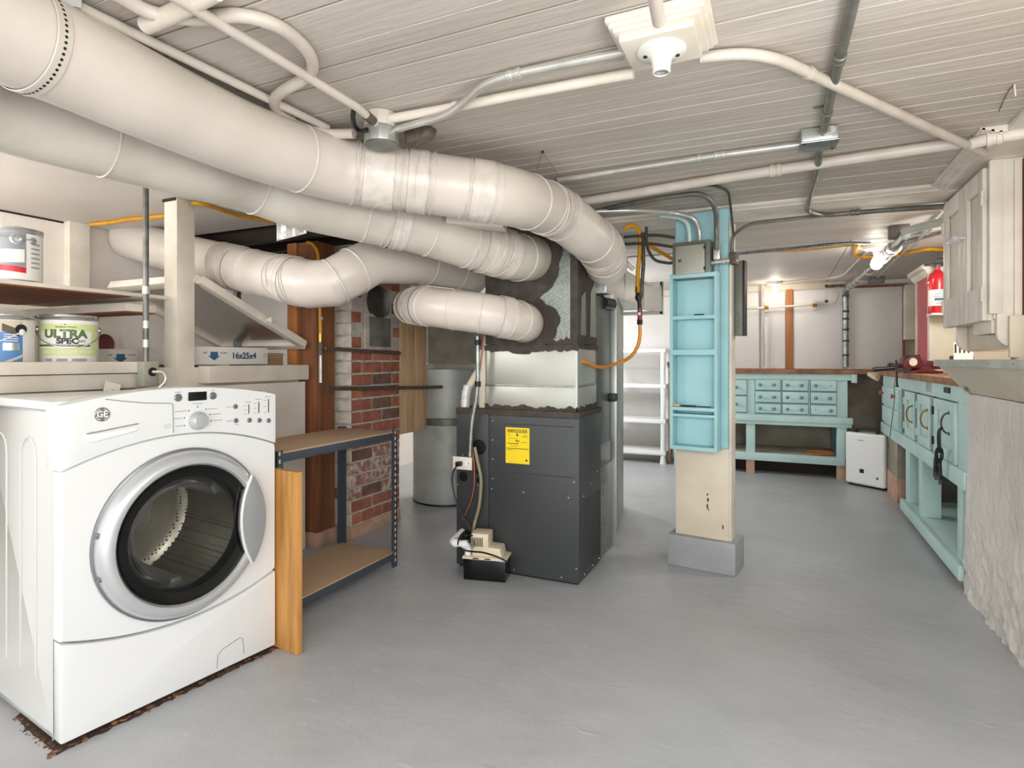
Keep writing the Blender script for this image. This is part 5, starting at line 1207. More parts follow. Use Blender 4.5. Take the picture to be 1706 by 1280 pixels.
# ================================================================== REAR WORKBENCH
YB = 6.1
def bb(px, py, Y=YB): p = at(px, py, Y=Y); return p.x, p.z
wbn = thing('workbench', 'long pale teal workbench with rows of small knobbed drawers along the rear wall', 'workbench', (-0.2, 6.4, 0))
BX0, BX1 = -0.98, bb(1412, 650)[0]
zt0, zt1 = 0.962, 1.0
obj('top', MB().box(BX0 - 0.03, 0.80, YB - 0.06, BW - 0.02, zt0, zt1), 'bench_top', wbn, 0.004, label='worn brown plank top')
zc0 = bb(1240, 693)[1]
obj('carcass', MB().box(BX0, BX1, YB, BW - 0.03, zc0, zt0), 'teal', wbn, 0.003)
obj('apron', MB().box(BX0, BX1 + 0.03, YB - 0.022, YB, bb(1240, 632)[1], zt0), 'teal', wbn, 0.003)
obj('apron_block', MB().box(bb(1418, 628)[0], bb(1427, 628)[0], YB - 0.05, YB + 0.03, bb(1420, 638)[1], zt0), 'teal', wbn, 0.004)
obj('lock_plate', MB().box(bb(1262, 626)[0], bb(1300, 626)[0], YB - 0.026, YB - 0.02, bb(1262, 631)[1], bb(1262, 625)[1]), 'teal', wbn, 0.002)
obj('base_mold', MB().box(BX0, BX1 + 0.04, YB - 0.045, YB, bb(1240, 700)[1], bb(1240, 690)[1]), 'teal', wbn, 0.006)
obj('lower_apron', MB().box(BX0, BX1 + 0.03, YB - 0.03, YB + 0.01, bb(1240, 705.5)[1], bb(1240, 698)[1]), 'teal', wbn, 0.003)
def drawer(x0, x1, z0, z1, knobs, parent=wbn, Y=YB, plate=True):
    d = obj('drawer', MB().box(x0, x1, Y - 0.018, Y, z0, z1), 'teal', parent, 0.005)
    obj('drawer_gap', MB().box(x0 - 0.007, x1 + 0.005, Y - 0.003, Y + 0.001, z0 - 0.010, z1 + 0.004), 'teal_dark', d)
    if plate: obj('label_holder', MB().box(x0 + (x1 - x0) * .36, x0 + (x1 - x0) * .64, Y - 0.021, Y - 0.018, z0 + (z1 - z0) * .3, z0 + (z1 - z0) * .72), 'teal', d, 0.0015)
    for u, k in knobs:
        x = x0 + (x1 - x0) * u; z = (z0 + z1) / 2
        if k: obj('knob', MB().lathe([(0.007, 0), (0.007, 0.01), (0.014, 0.016), (0.016, 0.024), (0.010, 0.031), (1e-5, 0.033)], (x, Y - 0.018, z), (0, -1, 0), 14), 'teal_dark', d)  # teal knobs coloured darker to carry their shadows
        else: obj('missing_knob_mark', MB().disc((x, Y - 0.018, z), 0.006, 0.001, (0, -1, 0), 10), 'pull_red', d)
rows = [(632.5, 649.5), (652, 669.5), (672.5, 687.5)]
cols = [(1258.5, 1300.5), (1303.5, 1346.5), (1350.5, 1393.5)]
for r, (ya_, yb_) in enumerate(rows):
    for c_, (xa, xb) in enumerate(cols):
        z1_, z0_ = bb(1258, ya_)[1], bb(1258, yb_)[1]
        kn_ = [(0.2, 1), (0.75, 1)]
        if (r, c_) == (0, 2): kn_ = [(0.2, 1), (0.78, 0)]
        if (r, c_) == (2, 2): kn_ = [(0.2, 0), (0.78, 1)]
        drawer(bb(xa, 640)[0], bb(xb, 640)[0], z0_, z1_, kn_)
for ya_, yb_ in ((633, 658), (660.5, 686.5)):
    x0_, x1_ = bb(1200, 640)[0], bb(1244, 640)[0]
    drawer(x0_, x1_, bb(1240, yb_)[1], bb(1240, ya_)[1], [(0.62, 1)], plate=False)
    drawer(-0.95, x0_ - 0.06, bb(1240, yb_)[1], bb(1240, ya_)[1], [(0.5, 1)], plate=False)
lz0, lz1 = bb(1240, 765)[1], bb(1240, 753)[1]
obj('lower_shelf', MB().box(BX0, BX1 - 0.02, YB + 0.01, BW - 0.03, lz1 - 0.02, lz1), 'shelf_bare', wbn, 0.002, label='bare lower shelf board')
obj('shelf_edge', MB().box(BX0, BX1 - 0.02, YB - 0.035, YB + 0.01, lz0, lz1 + 0.004), 'teal', wbn, 0.004)
for xa, xb in ((1243, 1258), (1394, 1411)):
    x0_, x1_ = bb(xa, 730)[0], bb(xb, 730)[0]
    L_ = obj('leg', MB().box(x0_, x1_, YB - 0.01, YB + 0.09, lz1, zc0), 'teal', wbn, 0.003)
    obj('foot', MB().box(x0_, x1_ - 0.005, YB - 0.01, YB + 0.09, 0, lz0), 'pink_base', L_, 0.003, label='pale pink wooden foot')
obj('leg', MB().box(BX0, BX0 + 0.09, YB - 0.01, YB + 0.09, 0, zc0), 'teal', wbn, 0.003)
obj('back_leg', MB().box(BX1 - 0.09, BX1, BW - 0.14, BW - 0.04, 0, zc0), 'teal_dark', wbn, 0.003)
obj('kick_board', MB().box(BX0, BX1 - 0.03, YB + 0.18, YB + 0.20, 0, lz0), 'wood_dark', wbn)
xd, zd = at(1366, 752, Y=6.25).x, lz1
single('orange_dish', 'shallow orange plastic dish on the lower workbench shelf', 'dish', MB().lathe([(1e-5, 0), (0.10, 0), (0.118, 0.018), (0.122, 0.018), (0.118, 0.010), (0.112, 0.014), (0.098, 0.006), (1e-5, 0.006)], (xd, 6.25, zd + 0.001), (0, 0, 1), 32), 'orange_dish')
o = thing('bench_clamp', 'small red brown wooden block on the left end of the rear workbench', 'clamp', (-0.99, 6.2, 1.0))
p = at(1117, 606, Y=6.12)
obj('block', MB().box(p.x - 0.02, p.x + 0.06, 6.06, 6.2, 1.001, 1.03), 'wood_stud', o, 0.004)
obj('bar', MB().cyl((p.x - 0.02, 6.1, 1.03), (p.x - 0.02, 6.1, 1.07), 0.012, seg=10), 'rust', o)

# ================================================================== DEHUMIDIFIER
da, db = at(1410, 806, z=0), at(1476, 819, z=0)
drot = math.atan2(db.y - da.y, db.x - da.x); dw = (db - da).length
dh = thing('dehumidifier', 'white upright dehumidifier standing between the two workbenches', 'dehumidifier', (da.x, da.y, 0), drot); Td = MW[dh.name]
obj('body', MB().box(0.012, dw - 0.012, 0.02, 0.22, 0.025, 0.452, Td), 'box_white', dh, 0.02, bseg=3)
obj('front_shell', MB().box(0, dw, -0.018, 0.03, 0.018, 0.462, Td), 'white_plastic', dh, 0.022, bseg=4)
obj('base', MB().box(0.02, dw - 0.02, 0.0, 0.21, 0.0, 0.03, Td), 'black', dh, 0.004)
obj('water_window', MB().box(dw * 0.38, dw * 0.49, -0.0195, -0.017, 0.12, 0.155, Td), 'iron', dh, 0.002)
obj('energy_mark', MB().box(dw * 0.80, dw * 0.85, -0.0192, -0.017, 0.085, 0.105, Td), 'ink_blue', dh)
obj('badge', MB().box(dw * 0.34, dw * 0.48, -0.0192, -0.017, 0.395, 0.403, Td), 'print_grey', dh)
hd = fillet([Td @ Vector(q) for q in ((0.03, 0.10, 0.45), (0.03, 0.10, 0.495), (dw * 0.62, 0.10, 0.495), (dw * 0.62, 0.10, 0.45))], 0.03)
obj('carry_handle', MB().tube(hd, 0.011, 10), 'iron', dh, label='dark carry handle')
obj('side_vent', MB().box(dw - 0.013, dw - 0.0108, 0.06, 0.18, 0.15, 0.38, Td), 'print_grey', dh)

# ================================================================== WHITE PLASTIC SHELVING
def wpx(px, py): p = at(px, py, Y=6.22); return p.x, p.z
wx0, wx1 = -1.86, wpx(1109, 700)[0]
ps = thing('plastic_shelving', 'white plastic four tier shelving unit by the rear wall', 'shelf unit', (-1.5, 6.4, 0))
for py in (583.5, 643, 702, 755): 
    z = wpx(1100, py)[1]
    obj('tier', MB().box(wx0, wx1, 6.21, 6.56, z - 0.025, z + 0.015), 'white_plastic', ps, 0.006)
for x in (wx0 + 0.03, wx1 - 0.03):
    for y in (6.24, 6.53):
        L_ = obj('post', MB().cyl((x, y, 0.0), (x, y, wpx(1100, 584)[1]), 0.026, seg=14), 'white_plastic', ps)
        obj('foot', MB().lathe([(0.034, 0), (0.034, 0.015), (0.027, 0.06)], (x, y, 0), (0, 0, 1), 14), 'white_plastic', L_)
o = thing('wooden_rack', 'slim pinkish wooden rack end right of the white shelving', 'rack', (-1.1, 6.3, 0))
xk = at(1116, 700, Y=6.35).x
obj('upright', MB().box(xk - 0.016, xk + 0.016, 6.34, 6.38, 0, 0.99), 'pink_base', o, 0.003)
for py in (644, 703): z = at(1113, py, Y=6.3).z; obj('bracket', MB().box(xk - 0.012, xk + 0.03, 6.30, 6.345, z - 0.02, z + 0.01), 'wood_tan', o, 0.003)

# ================================================================== RIGHT WORKBENCH
XB = 0.82
def rb(px, py, X=XB): p = at(px, py, X=X); return p.y, p.z
Y0, Y1 = 3.415, rb(1474, 680)[0]
rw = thing('side_workbench', 'pale teal workbench with panelled doors along the right hand wall', 'workbench', (1.1, 4.6, 0))
obj('top', MB().box(XB - 0.045, 1.40, Y0, YB - 0.065, 0.962, 1.0), 'bench_top', rw, 0.004, label='worn brown plank top')
cz0 = rb(1540, 745)[1]
obj('carcass', MB().box(XB + 0.012, 1.38, Y0, Y1, cz0, 0.962), 'teal', rw, 0.003)
zap = rb(1590, 668)[1]
obj('apron', MB().box(XB - 0.012, XB + 0.012, Y0, Y1, zap, 0.962), 'teal', rw, 0.003)
obj('lower_rail', MB().box(XB - 0.03, XB + 0.012, Y0, Y1, cz0 - 0.075, cz0 + 0.012), 'teal', rw, 0.004)
obj('stile', MB().box(XB - 0.012, XB + 0.012, Y0, rb(1601, 700)[0], cz0, zap), 'teal', rw, 0.003)
zd0, zd1 = cz0 + 0.016, zap - 0.006
def pdoor(pa, pb, hinge):
    y1_, y0_ = rb(pa, 700)[0], rb(pb, 700)[0]
    d = obj('door', MB().box(XB - 0.008, XB + 0.010, y0_, y1_, zd0, zd1), 'teal', rw, 0.003)
    w = min(0.055, (y1_ - y0_) * 0.24)
    for a in ((y0_, y0_ + w, zd0, zd1), (y1_ - w, y1_, zd0, zd1), (y0_ + w, y1_ - w, zd0, zd0 + 0.06), (y0_ + w, y1_ - w, zd1 - 0.06, zd1)):
        obj('door_frame', MB().box(XB - 0.022, XB - 0.008, *a), 'teal', d, 0.003)
    for z in (zd0 + 0.07, zd1 - 0.07):
        yh = y1_ - 0.004
        obj('hinge', MB().box(XB - 0.027, XB - 0.02, yh - 0.018, yh + 0.008, z - 0.022, z + 0.022).cyl((XB - 0.028, yh, z - 0.024), (XB - 0.028, yh, z + 0.024), 0.004, seg=8), 'iron' if pa > 1555 else 'teal', d)
    obj('door_gap', MB().box(XB - 0.002, XB + 0.0125, y0_ - 0.006, y1_ + 0.006, zd0 - 0.004, zd1 + 0.004), 'black', d)
    return d, y0_, y1_
def pull(d, y, z, m, hh=0.055):
    pts = [Vector((XB - 0.022 - 0.034 * math.sin(PI * i / 6), y + 0.006 * math.sin(PI * i / 6), z + hh * math.cos(PI * i / 6))) for i in range(7)]
    obj('pull_handle', MB().tube(cat(pts, 4), 0.0048, 8), m, d)
    for s in (-1, 1): obj('rosette', MB().lathe([(0.010, 0), (0.010, 0.003), (1e-5, 0.005)], (XB - 0.022, y, z + s * hh), (-1, 0, 0), 12), m, d)
dA = pdoor(1513, 1529.5, 0); dB = pdoor(1534.5, 1556, 0); dC = pdoor(1562.5, 1600, 0)
pull(dA[0], dA[1] + 0.05, rb(1523, 689)[1], 'brass'); pull(dB[0], dB[1] + 0.05, rb(1550, 698)[1], 'brass'); 
yk, zk = rb(1590, 706)[0], rb(1590, 706)[1]
pull(dC[0], yk, zk, 'rust')
obj('lock_plate', MB().box(XB - 0.016, XB - 0.011, rb(1556, 646)[0], rb(1548, 646)[0], 0.90, 0.965), 'panel_cover', rw, 0.002)
obj('latch_hook', MB().box(XB - 0.022, XB - 0.011, rb(1588, 652)[0], rb(1580, 652)[0], 0.915, 0.945), 'iron', rw, 0.003)
# drawer bank at the far end
yd0, yd1 = rb(1504, 690)[0], rb(1474.5, 690)[0]
dz = [(rb(1475, 685)[1], rb(1475, 646)[1]), (rb(1475, 714)[1], rb(1475, 688)[1])]
bk = obj('drawer_case', MB().box(XB - 0.012, XB + 0.012, yd0, yd1, cz0 + 0.012, zap + 0.004), 'teal', rw, 0.003)
zm = (zap + cz0) / 2
for z0_, z1_ in ((zm + 0.008, zap - 0.012), (cz0 + 0.03, zm - 0.008)):
    d = obj('drawer', MB().box(XB - 0.026, XB - 0.012, yd0 + 0.02, yd1 - 0.02, z0_, z1_), 'teal', rw, 0.004)
    obj('drawer_field', MB().box(XB - 0.029, XB - 0.025, yd0 + 0.06, yd1 - 0.06, z0_ + 0.025, z1_ - 0.025), 'teal', d, 0.001)
    if z0_ > zm:
        for yy in (yd0 + 0.13, yd1 - 0.11): obj('pull', MB().lathe([(0.010, 0), (0.010, 0.012), (0.019, 0.02), (0.019, 0.03), (1e-5, 0.033)], (XB - 0.026, yy, (z0_ + z1_) / 2 + 0.02), (-1, 0, 0), 12), 'pull_red', d, label='worn red pull')
ygap = (rb(1512, 690)[0], rb(1504, 690)[0])
obj('side_gap', MB().box(XB - 0.004, XB + 0.0126, ygap[0], ygap[1], cz0 + 0.012, zap), 'panel_green', rw)
for pa, pb in ((1530.2, 1533.2), (1557, 1560.2)): obj('side_gap', MB().box(XB - 0.006, XB + 0.0126, rb(pb, 690)[0], rb(pa, 690)[0], zd0, zd1), 'black', rw)
# legs, lower shelf, feet
ys_ = rb(1508, 838, 0.80)[0]
lsz = at(1509, 836, X=0.79).z
obj('lower_shelf', MB().box(XB - 0.03, 1.36, Y0, ys_, lsz - 0.02, lsz), 'teal', rw, 0.003)
obj('shelf_edge', MB().box(XB - 0.05, XB - 0.025, Y0, ys_ + 0.01, lsz - 0.07, lsz + 0.003), 'teal', rw, 0.004)
for pa, pb in ((1513, 1520), (1535, 1541), (1601, 1609)):
    y1_, y0_ = rb(pa, 800)[0], rb(pb, 800)[0]
    L_ = obj('leg', MB().box(XB - 0.015, XB + 0.085, y0_, y1_, lsz, cz0 - 0.07), 'teal', rw, 0.003)
    obj('foot', MB().box(XB - 0.02, XB + 0.09, y0_ - 0.01, y1_ + 0.01, 0, lsz - 0.02), 'pink_base', L_, 0.003, label='pale pink wooden foot')
y1_, y0_ = rb(1482, 800)[0], rb(1499, 800)[0]
L_ = obj('leg', MB().box(XB - 0.01, XB + 0.08, y0_ + 0.04, y1_, 0.19, cz0 - 0.07), 'old_concrete', rw, 0.003, label='dark unpainted leg')
obj('foot', MB().box(XB - 0.015, XB + 0.085, y0_ + 0.03, y1_ + 0.01, 0, 0.19), 'pink_base', L_, 0.003, label='pale pink wooden foot')
for yy in (3.9, 4.5): 
    L_ = obj('rear_leg', MB().box(1.25, 1.34, yy, yy + 0.09, lsz, cz0), 'old_concrete', rw, 0.003)
    obj('foot', MB().box(1.24, 1.35, yy - 0.01, yy + 0.1, 0, lsz - 0.02), 'pink_base', L_, 0.003)
obj('wall_board', MB().box(1.37, 1.40, Y0, 5.9, 0, 0.95), 'old_concrete', rw)
# key ring and clamp hanging from the nearest door
hk_ = Vector((XB - 0.052, yk + 0.006, zk - 0.022))
o = thing('key_ring', 'black iron ring of long keys hanging from the nearest bench door handle', 'keys', hk_)
def ring(c, R, r, nrm, mb=None):
    c = Vector(c); nrm = Vector(nrm).normalized(); u = nrm.cross(Vector((0, 0, 1))).normalized(); w = nrm.cross(u)
    return (mb or MB()).tube([c + (u * math.cos(2 * PI * i / 20) + w * math.sin(2 * PI * i / 20)) * R for i in range(21)], r, 8, caps=False)
lp = [hk_ + Vector((0, 0, 0.0)), hk_ + Vector((-0.012, -0.016, -0.02)), hk_ + Vector((-0.012, -0.014, -0.11)), hk_ + Vector((-0.012, 0.012, -0.125)), hk_ + Vector((-0.012, 0.016, -0.03)), hk_]
obj('chain_link', MB().tube(cat(lp, 5), 0.0055, 8), 'iron', o)
rc = hk_ + Vector((-0.012, 0, -0.145))
obj('ring', ring(rc, 0.036, 0.0085, (1, -0.6, 0)), 'iron', o)
for dy, ln, xo in ((0.022, 0.135, -0.008), (-0.005, 0.155, 0.004), (0.008, 0.12, -0.016)):
    a = rc + Vector((xo, dy * 0.6, -0.015)); b = rc + Vector((xo, dy, -ln))
    k_ = obj('key', MB().tube([a, a.lerp(b, 0.5), b], 0.0075, 8, [0.006, 0.0085, 0.007]), 'iron', o)
    obj('key_bit', MB().box(b.x - 0.003, b.x + 0.003, b.y - 0.012, b.y + 0.008, b.z, b.z + 0.025), 'rust', k_)
# vise
vz = 1.0005
vs_ = thing('bench_vise', 'dark red bench vise with a round pale badge on the corner of the bench', 'vise', (0.95, 4.85, vz))
vc = at(1519, 605, Z=3.98); vx, vy = vc.x, vc.y
Tv = Matrix.Translation((vx, vy, vz)) @ Matrix.Rotation(YAW * 0.9, 4, 'Z')
obj('base', MB().lathe([(1e-5, 0), (0.085, 0), (0.09, 0.012), (0.06, 0.03), (0.05, 0.045), (1e-5, 0.045)], Tv @ Vector((0.07, 0, 0)), (0, 0, 1), 20), 'red_dark', vs_)
obj('base_plate', MB().box(-0.02, 0.17, -0.06, 0.06, 0, 0.016, Tv), 'red_dark', vs_, 0.004)
obj('body', MB().box(0.045, 0.155, -0.035, 0.035, 0.03, 0.085, Tv), 'red_dark', vs_, 0.010)
obj('anvil', MB().box(0.10, 0.185, -0.028, 0.028, 0.028, 0.062, Tv), 'red_dark', vs_, 0.008)
jw = obj('front_jaw', MB().prism([(-0.075, 0.03), (-0.08, 0.055), (-0.065, 0.09), (-0.035, 0.115), (0.0, 0.12), (0.03, 0.112), (0.05, 0.085), (0.05, 0.035)], -0.042, 0.042, 'y', Tv), 'red_dark', vs_, 0.006)
obj('badge', MB().disc(Tv @ Vector((-0.018, -0.042, 0.076)), 0.027, 0.004, Tv.to_3x3() @ Vector((0, -1, 0)), 20), 'cream', jw, label='round cream badge')
obj('jaw_plate', MB().box(-0.03, 0.03, -0.038, 0.038, 0.116, 0.124, Tv), 'iron', vs_, 0.002)
obj('screw', MB().cyl((-0.13, 0, 0.05), (-0.07, 0, 0.05), 0.014, seg=12, T=Tv), 'iron', vs_)
obj('screw_head', MB().lathe([(0.012, 0), (0.02, 0.008), (0.02, 0.03), (0.012, 0.036), (1e-5, 0.036)], Tv @ Vector((-0.12, 0, 0.05)), Tv.to_3x3() @ Vector((-1, 0, 0)), 14), 'iron', vs_)
ha, hb_ = at(1455, 616, Z=3.98), at(1494, 613, Z=3.96)
obj('grip_bar', MB().tube([ha, hb_], 0.0145, 12), 'black', vs_)
va, vb = at(1493, 600, Z=3.85), at(1494.5, 645, Z=3.85)
obj('handle_rod', MB().tube([va, vb], 0.0065, 10), 'iron', vs_)
obj('handle_end', MB().tube([vb, vb + Vector((0, 0, 0.012))], 0.0105, 10), 'iron', vs_)
wp_ = cat([at(1510, 617, Z=4.05), at(1496, 622, Z=4.0), at(1490, 640, Z=4.0), at(1490, 665, Z=4.0), at(1486, 700, Z=4.02), at(1481, 740, Z=4.05), at(1479, 765, Z=4.05)], 6)
single('wire', 'thin grey wire dangling from the bench corner past the red pulls', 'wire', MB().tube(wp_, 0.003, 6), 'conduit_dark')
p = at(1456, 626, Y=YB - 0.07)
single('pale_rag', 'small yellowish rag stuck under the bench corner', 'rag', MB().add([p + Vector(q) for q in ((-0.05, 0, 0.03), (0.04, 0.0, 0.03), (0.05, -0.015, 0.0), (0.03, -0.02, -0.05), (-0.01, -0.01, -0.03), (-0.05, 0.01, 0.0), (0.0, -0.03, -0.005))], [(0, 1, 6), (1, 2, 6), (2, 3, 6), (3, 4, 6), (4, 5, 6), (5, 0, 6)]), 'pump_cream')

# ================================================================== RIGHT: cabinet, tapered shelf, extinguisher, red unit
XC = 0.745
def rc_(px, py, X=XC): p = at(px, py, X=X); return p.y, p.z
cy_0, cy_1 = rc_(1649, 400)[0], rc_(1579, 400)[0]
cb = thing('wall_cabinet', 'cream two door wall cabinet with chrome knobs at the right edge', 'cabinet', (0.95, 3.2, 1.2))
zb0, zb1 = 1.25, BH + 0.002
obj('carcass', MB().box(XC + 0.012, 0.98, cy_0, cy_1, zb0, zb1), 'cream', cb, 0.003)
ymid = rc_(1613, 400)[0]
for i, (y0_, y1_) in enumerate(((cy_0 + 0.012, ymid - 0.002), (ymid + 0.002, cy_1 - 0.006))):
    d = obj('door', MB().box(XC - 0.004, XC + 0.012, y0_, y1_, zb0 - 0.005, zb1 - 0.02), 'trim_white', cb, 0.002)
    w = 0.065
    for a in ((y0_, y0_ + w, zb0 - 0.005, zb1 - 0.02), (y1_ - w, y1_, zb0 - 0.005, zb1 - 0.02), (y0_ + w, y1_ - w, zb0 - 0.005, zb0 + 0.13), (y0_ + w, y1_ - w, zb1 - 0.10, zb1 - 0.02)):
        obj('door_frame', MB().box(XC - 0.02, XC - 0.004, *a), 'trim_white', d, 0.004)
    yk_ = y1_ - 0.03 if i == 0 else y0_ + 0.03
    obj('knob', MB().lathe([(0.006, 0), (0.006, 0.02), (0.016, 0.03), (0.018, 0.038), (0.012, 0.046), (1e-5, 0.048)], (XC - 0.02, yk_, rc_(1605, 403)[1]), (-1, 0, 0), 18), 'chrome', d, label='chrome knob')
    yh = y0_ + 0.006 if i == 0 else y1_ - 0.006
    for z in (zb0 + 0.10, zb1 - 0.14): obj('hinge', MB().box(XC - 0.026, XC - 0.018, yh - 0.014, yh + 0.014, z - 0.03, z + 0.03), 'trim_white', d, 0.002)
obj('face_strip', MB().box(XC - 0.012, XC + 0.02, cy_1 - 0.005, cy_1 + 0.018, 1.30, zb1), 'trim_white', cb, 0.003)
# near side: two boards and curved brackets beneath
xe = at(1705, 400, Y=cy_0).x
obj('side_board', MB().box(XC - 0.006, at(1667, 400, Y=cy_0).x, cy_0 - 0.022, cy_0, 1.27, zb1), 'trim_white', cb, 0.003)
prof = [(XC + 0.018, 1.88)] + [(XC + 0.018, 1.24)] + [(XC + 0.018 + 0.05 * (1 - math.cos(a)), 1.19 - 0.05 * math.sin(a)) for a in (PI / 2 * i / 6 for i in range(7))] + [(xe + 0.01, 1.14), (xe + 0.01, 1.88)]
obj('side_board', MB().prism([(x, min(z, zb1)) for x, z in prof], cy_0 - 0.016, cy_0 + 0.006, 'y'), 'trim_white', cb, 0.003)
br_ = [(XC + 0.03, 1.25), (XC + 0.03, 1.19)] + [(XC + 0.03 + 0.06 * (1 - math.cos(a)), 1.18 - 0.05 * math.sin(a)) for a in (PI / 2 * i / 6 for i in range(7))] + [(0.98, 1.13), (0.98, 1.25)]
obj('bracket', MB().prism(br_, cy_1 - 0.03, cy_1 - 0.008, 'y'), 'trim_white', cb, 0.003)
obj('bottom_rail', MB().box(XC + 0.07, XC + 0.09, cy_0, cy_1 - 0.01, 1.135, 1.25), 'cream', cb, 0.003)
obj('drop_block', MB().box(XC + 0.01, XC + 0.07, cy_0 + 0.02, cy_0 + 0.26, 1.195, 1.25), 'trim_white', cb, 0.003)
obj('side_casing', MB().box(xe - 0.035, xe - 0.012, cy_0 - 0.03, cy_0 - 0.012, 1.15, 1.855), 'trim_white', cb, 0.003)
obj('dark_edge', MB().box(xe - 0.008, xe + 0.05, cy_0 - 0.04, cy_0 + 0.03, 1.18, 1.86), 'wood_stud', cb, 0.003)
obj('rust_trim', MB().box(xe - 0.004, xe + 0.05, cy_0 - 0.06, cy_0 - 0.04, 1.13, 1.24), 'wood_fir', cb, 0.003)
obj('switch_plate', MB().box(xe - 0.055, xe - 0.006, cy_0 - 0.05, cy_0 - 0.032, 1.10, 1.26), 'cream', cb, 0.003)
obj('top_board', MB().box(XC + 0.0, xe + 0.2, cy_0 - 0.04, cy_0 + 0.2, zb1 + 0.0005, CH - 0.004), 'trim_white', cb, 0.003)
# tapered shelf on top of the half wall
sh = thing('tapered_shelf', 'eye level cream ledge shelf with metal edge on top of the rough half wall', 'shelf', (0.8, 2.2, 0.935))
SY0, SY1 = 0.6, 3.43
obj('top_board', MB().box(0.682, 0.98, SY0, SY1, 1.066, 1.084), 'cream', sh, 0.002)
obj('edge_strip', MB().box(0.675, 0.685, SY0, SY1 + 0.004, 1.060, 1.092), 'galv_dull', sh, 0.002, label='grey metal edge strip')
for k in range(11):
    yy = SY0 + 0.2 + k * 0.26; obj('nail', MB().disc((0.675, yy, 1.076), 0.0025, 0.0008, (-1, 0, 0), 8), 'iron', sh)
obj('apron_board', MB().prism([(0.69, 1.064), (0.80, 0.936), (0.815, 0.936), (0.71, 1.064)], SY0, SY1 - 0.03, 'y'), 'cream', sh, 0.002)
obj('end_board', MB().prism([(0.69, 1.064), (0.80, 0.936), (0.98, 0.936), (0.98, 1.064)], SY1 - 0.03, SY1 - 0.012, 'y'), 'cream', sh, 0.002)
yk2, zk2 = at(1624, 632, X=0.74).y, 0.985
obj('peg_hole', MB().disc((0.752, yk2, 1.0), 0.011, 0.004, (-0.76, 0, -0.65), 12), 'wood_under', sh)
o = single('green_leaf', 'small yellow green weed sprig poking out under the ledge corner', 'leaf', MB().add([at(1612, 648, X=0.785) + Vector(q) for q in ((0, 0.05, -0.01), (-0.012, 0.02, 0.018), (-0.018, -0.02, 0.012), (-0.01, -0.05, 0.02), (-0.014, -0.01, -0.012), (-0.01, 0.03, -0.035), (-0.02, -0.035, -0.012))], [(0, 1, 4), (1, 2, 4), (2, 3, 4), (0, 4, 5), (4, 3, 6)]), 'hose_olive')
# red panelled unit with cornice
YU = 4.94
ru = thing('red_panel_unit', 'narrow cream cupboard end with a recessed red panel beside the extinguisher', 'cupboard', (1.1, 4.6, 1.0))
ux = 0.95; u1 = at(1526, 500, X=ux).y
obj('carcass', MB().box(ux + 0.012, 1.40, YU, u1, 1.001, 1.71), 'cream', ru, 0.002)
obj('red_panel', MB().box(ux + 0.006, ux + 0.0125, YU + 0.05, u1 - 0.02, 1.01, 1.69), 'red_panel', ru, label='recessed dusty red panel')
obj('stile', MB().box(ux - 0.004, ux + 0.012, YU - 0.004, YU + 0.055, 1.001, 1.71), 'trim_white', ru, 0.003)
obj('stile', MB().box(ux - 0.004, ux + 0.012, u1 - 0.035, u1 + 0.004, 1.001, 1.71), 'trim_white', ru, 0.003)
obj('cornice', MB().prism([(ux - 0.004, 1.68), (ux - 0.02, 1.695), (ux - 0.03, 1.72), (ux - 0.05, 1.73), (ux - 0.05, 1.755), (1.4, 1.755), (1.4, 1.68)], YU - 0.03, u1 + 0.03, 'y'), 'trim_white', ru)
exs = at(1549, 520, Y=YU - 0.06).x
single('bracket_shelf', 'little white shelf board carrying the fire extinguisher', 'shelf', MB().box(exs - 0.01, 1.15, YU - 0.17, YU - 0.0045, 1.392, 1.408), 'trim_white', 0.003)
ec = at(1562, 522, Y=YU - 0.078); ec.z = 1.4085
fe = thing('fire_extinguisher', 'red fire extinguisher with white label on the little corner shelf', 'fire extinguisher', ec)
er = 0.055
obj('cylinder', MB().lathe([(1e-5, 0), (er * 0.95, 0), (er, 0.006), (er, 0.225), (er * 0.93, 0.252), (er * 0.72, 0.275), (er * 0.42, 0.29), (er * 0.32, 0.30), (1e-5, 0.30)], ec, (0, 0, 1), 32), 'red', fe)
ea = facing(ec)
obj('label_sheet', patch(ec, er, ea, -1.2, 1.2, 0.05, 0.16, 20), 'white_paper', fe)
obj('label_stripe', patch(ec, er, ea, -0.3, 1.0, 0.086, 0.102, 12, 0.002), 'ink_blue', fe)
for k, (z_, a0_, a1_) in enumerate(((0.145, 0.2, 0.8), (0.128, -.3, .9), (0.112, -.4, 1.0), (0.072, 0, 0.9), (0.062, -.2, .8))): obj('fine_print', patch(ec, er, ea, a0_, a1_, z_, z_ + 0.005, 10, 0.002), 'print_grey', fe)
obj('neck', MB().cyl(ec + Vector((0, 0, 0.298)), ec + Vector((0, 0, 0.325)), 0.014, seg=14), 'red', fe)
obj('valve_head', MB().box(ec.x - 0.02, ec.x + 0.025, ec.y - 0.014, ec.y + 0.014, ec.z + 0.320, ec.z + 0.345), 'black', fe, 0.004)
obj('handle', MB().prism([(ec.x - 0.075, ec.z + 0.330), (ec.x - 0.075, ec.z + 0.340), (ec.x + 0.02, ec.z + 0.346), (ec.x + 0.07, ec.z + 0.38), (ec.x + 0.075, ec.z + 0.372), (ec.x + 0.03, ec.z + 0.334)], ec.y - 0.012, ec.y + 0.012, 'y'), 'black', fe, 0.002)
obj('lever', MB().prism([(ec.x - 0.03, ec.z + 0.352), (ec.x + 0.02, ec.z + 0.366), (ec.x + 0.085, ec.z + 0.378), (ec.x + 0.085, ec.z + 0.39), (ec.x + 0.0, ec.z + 0.378)], ec.y - 0.010, ec.y + 0.010, 'y'), 'black', fe, 0.002)
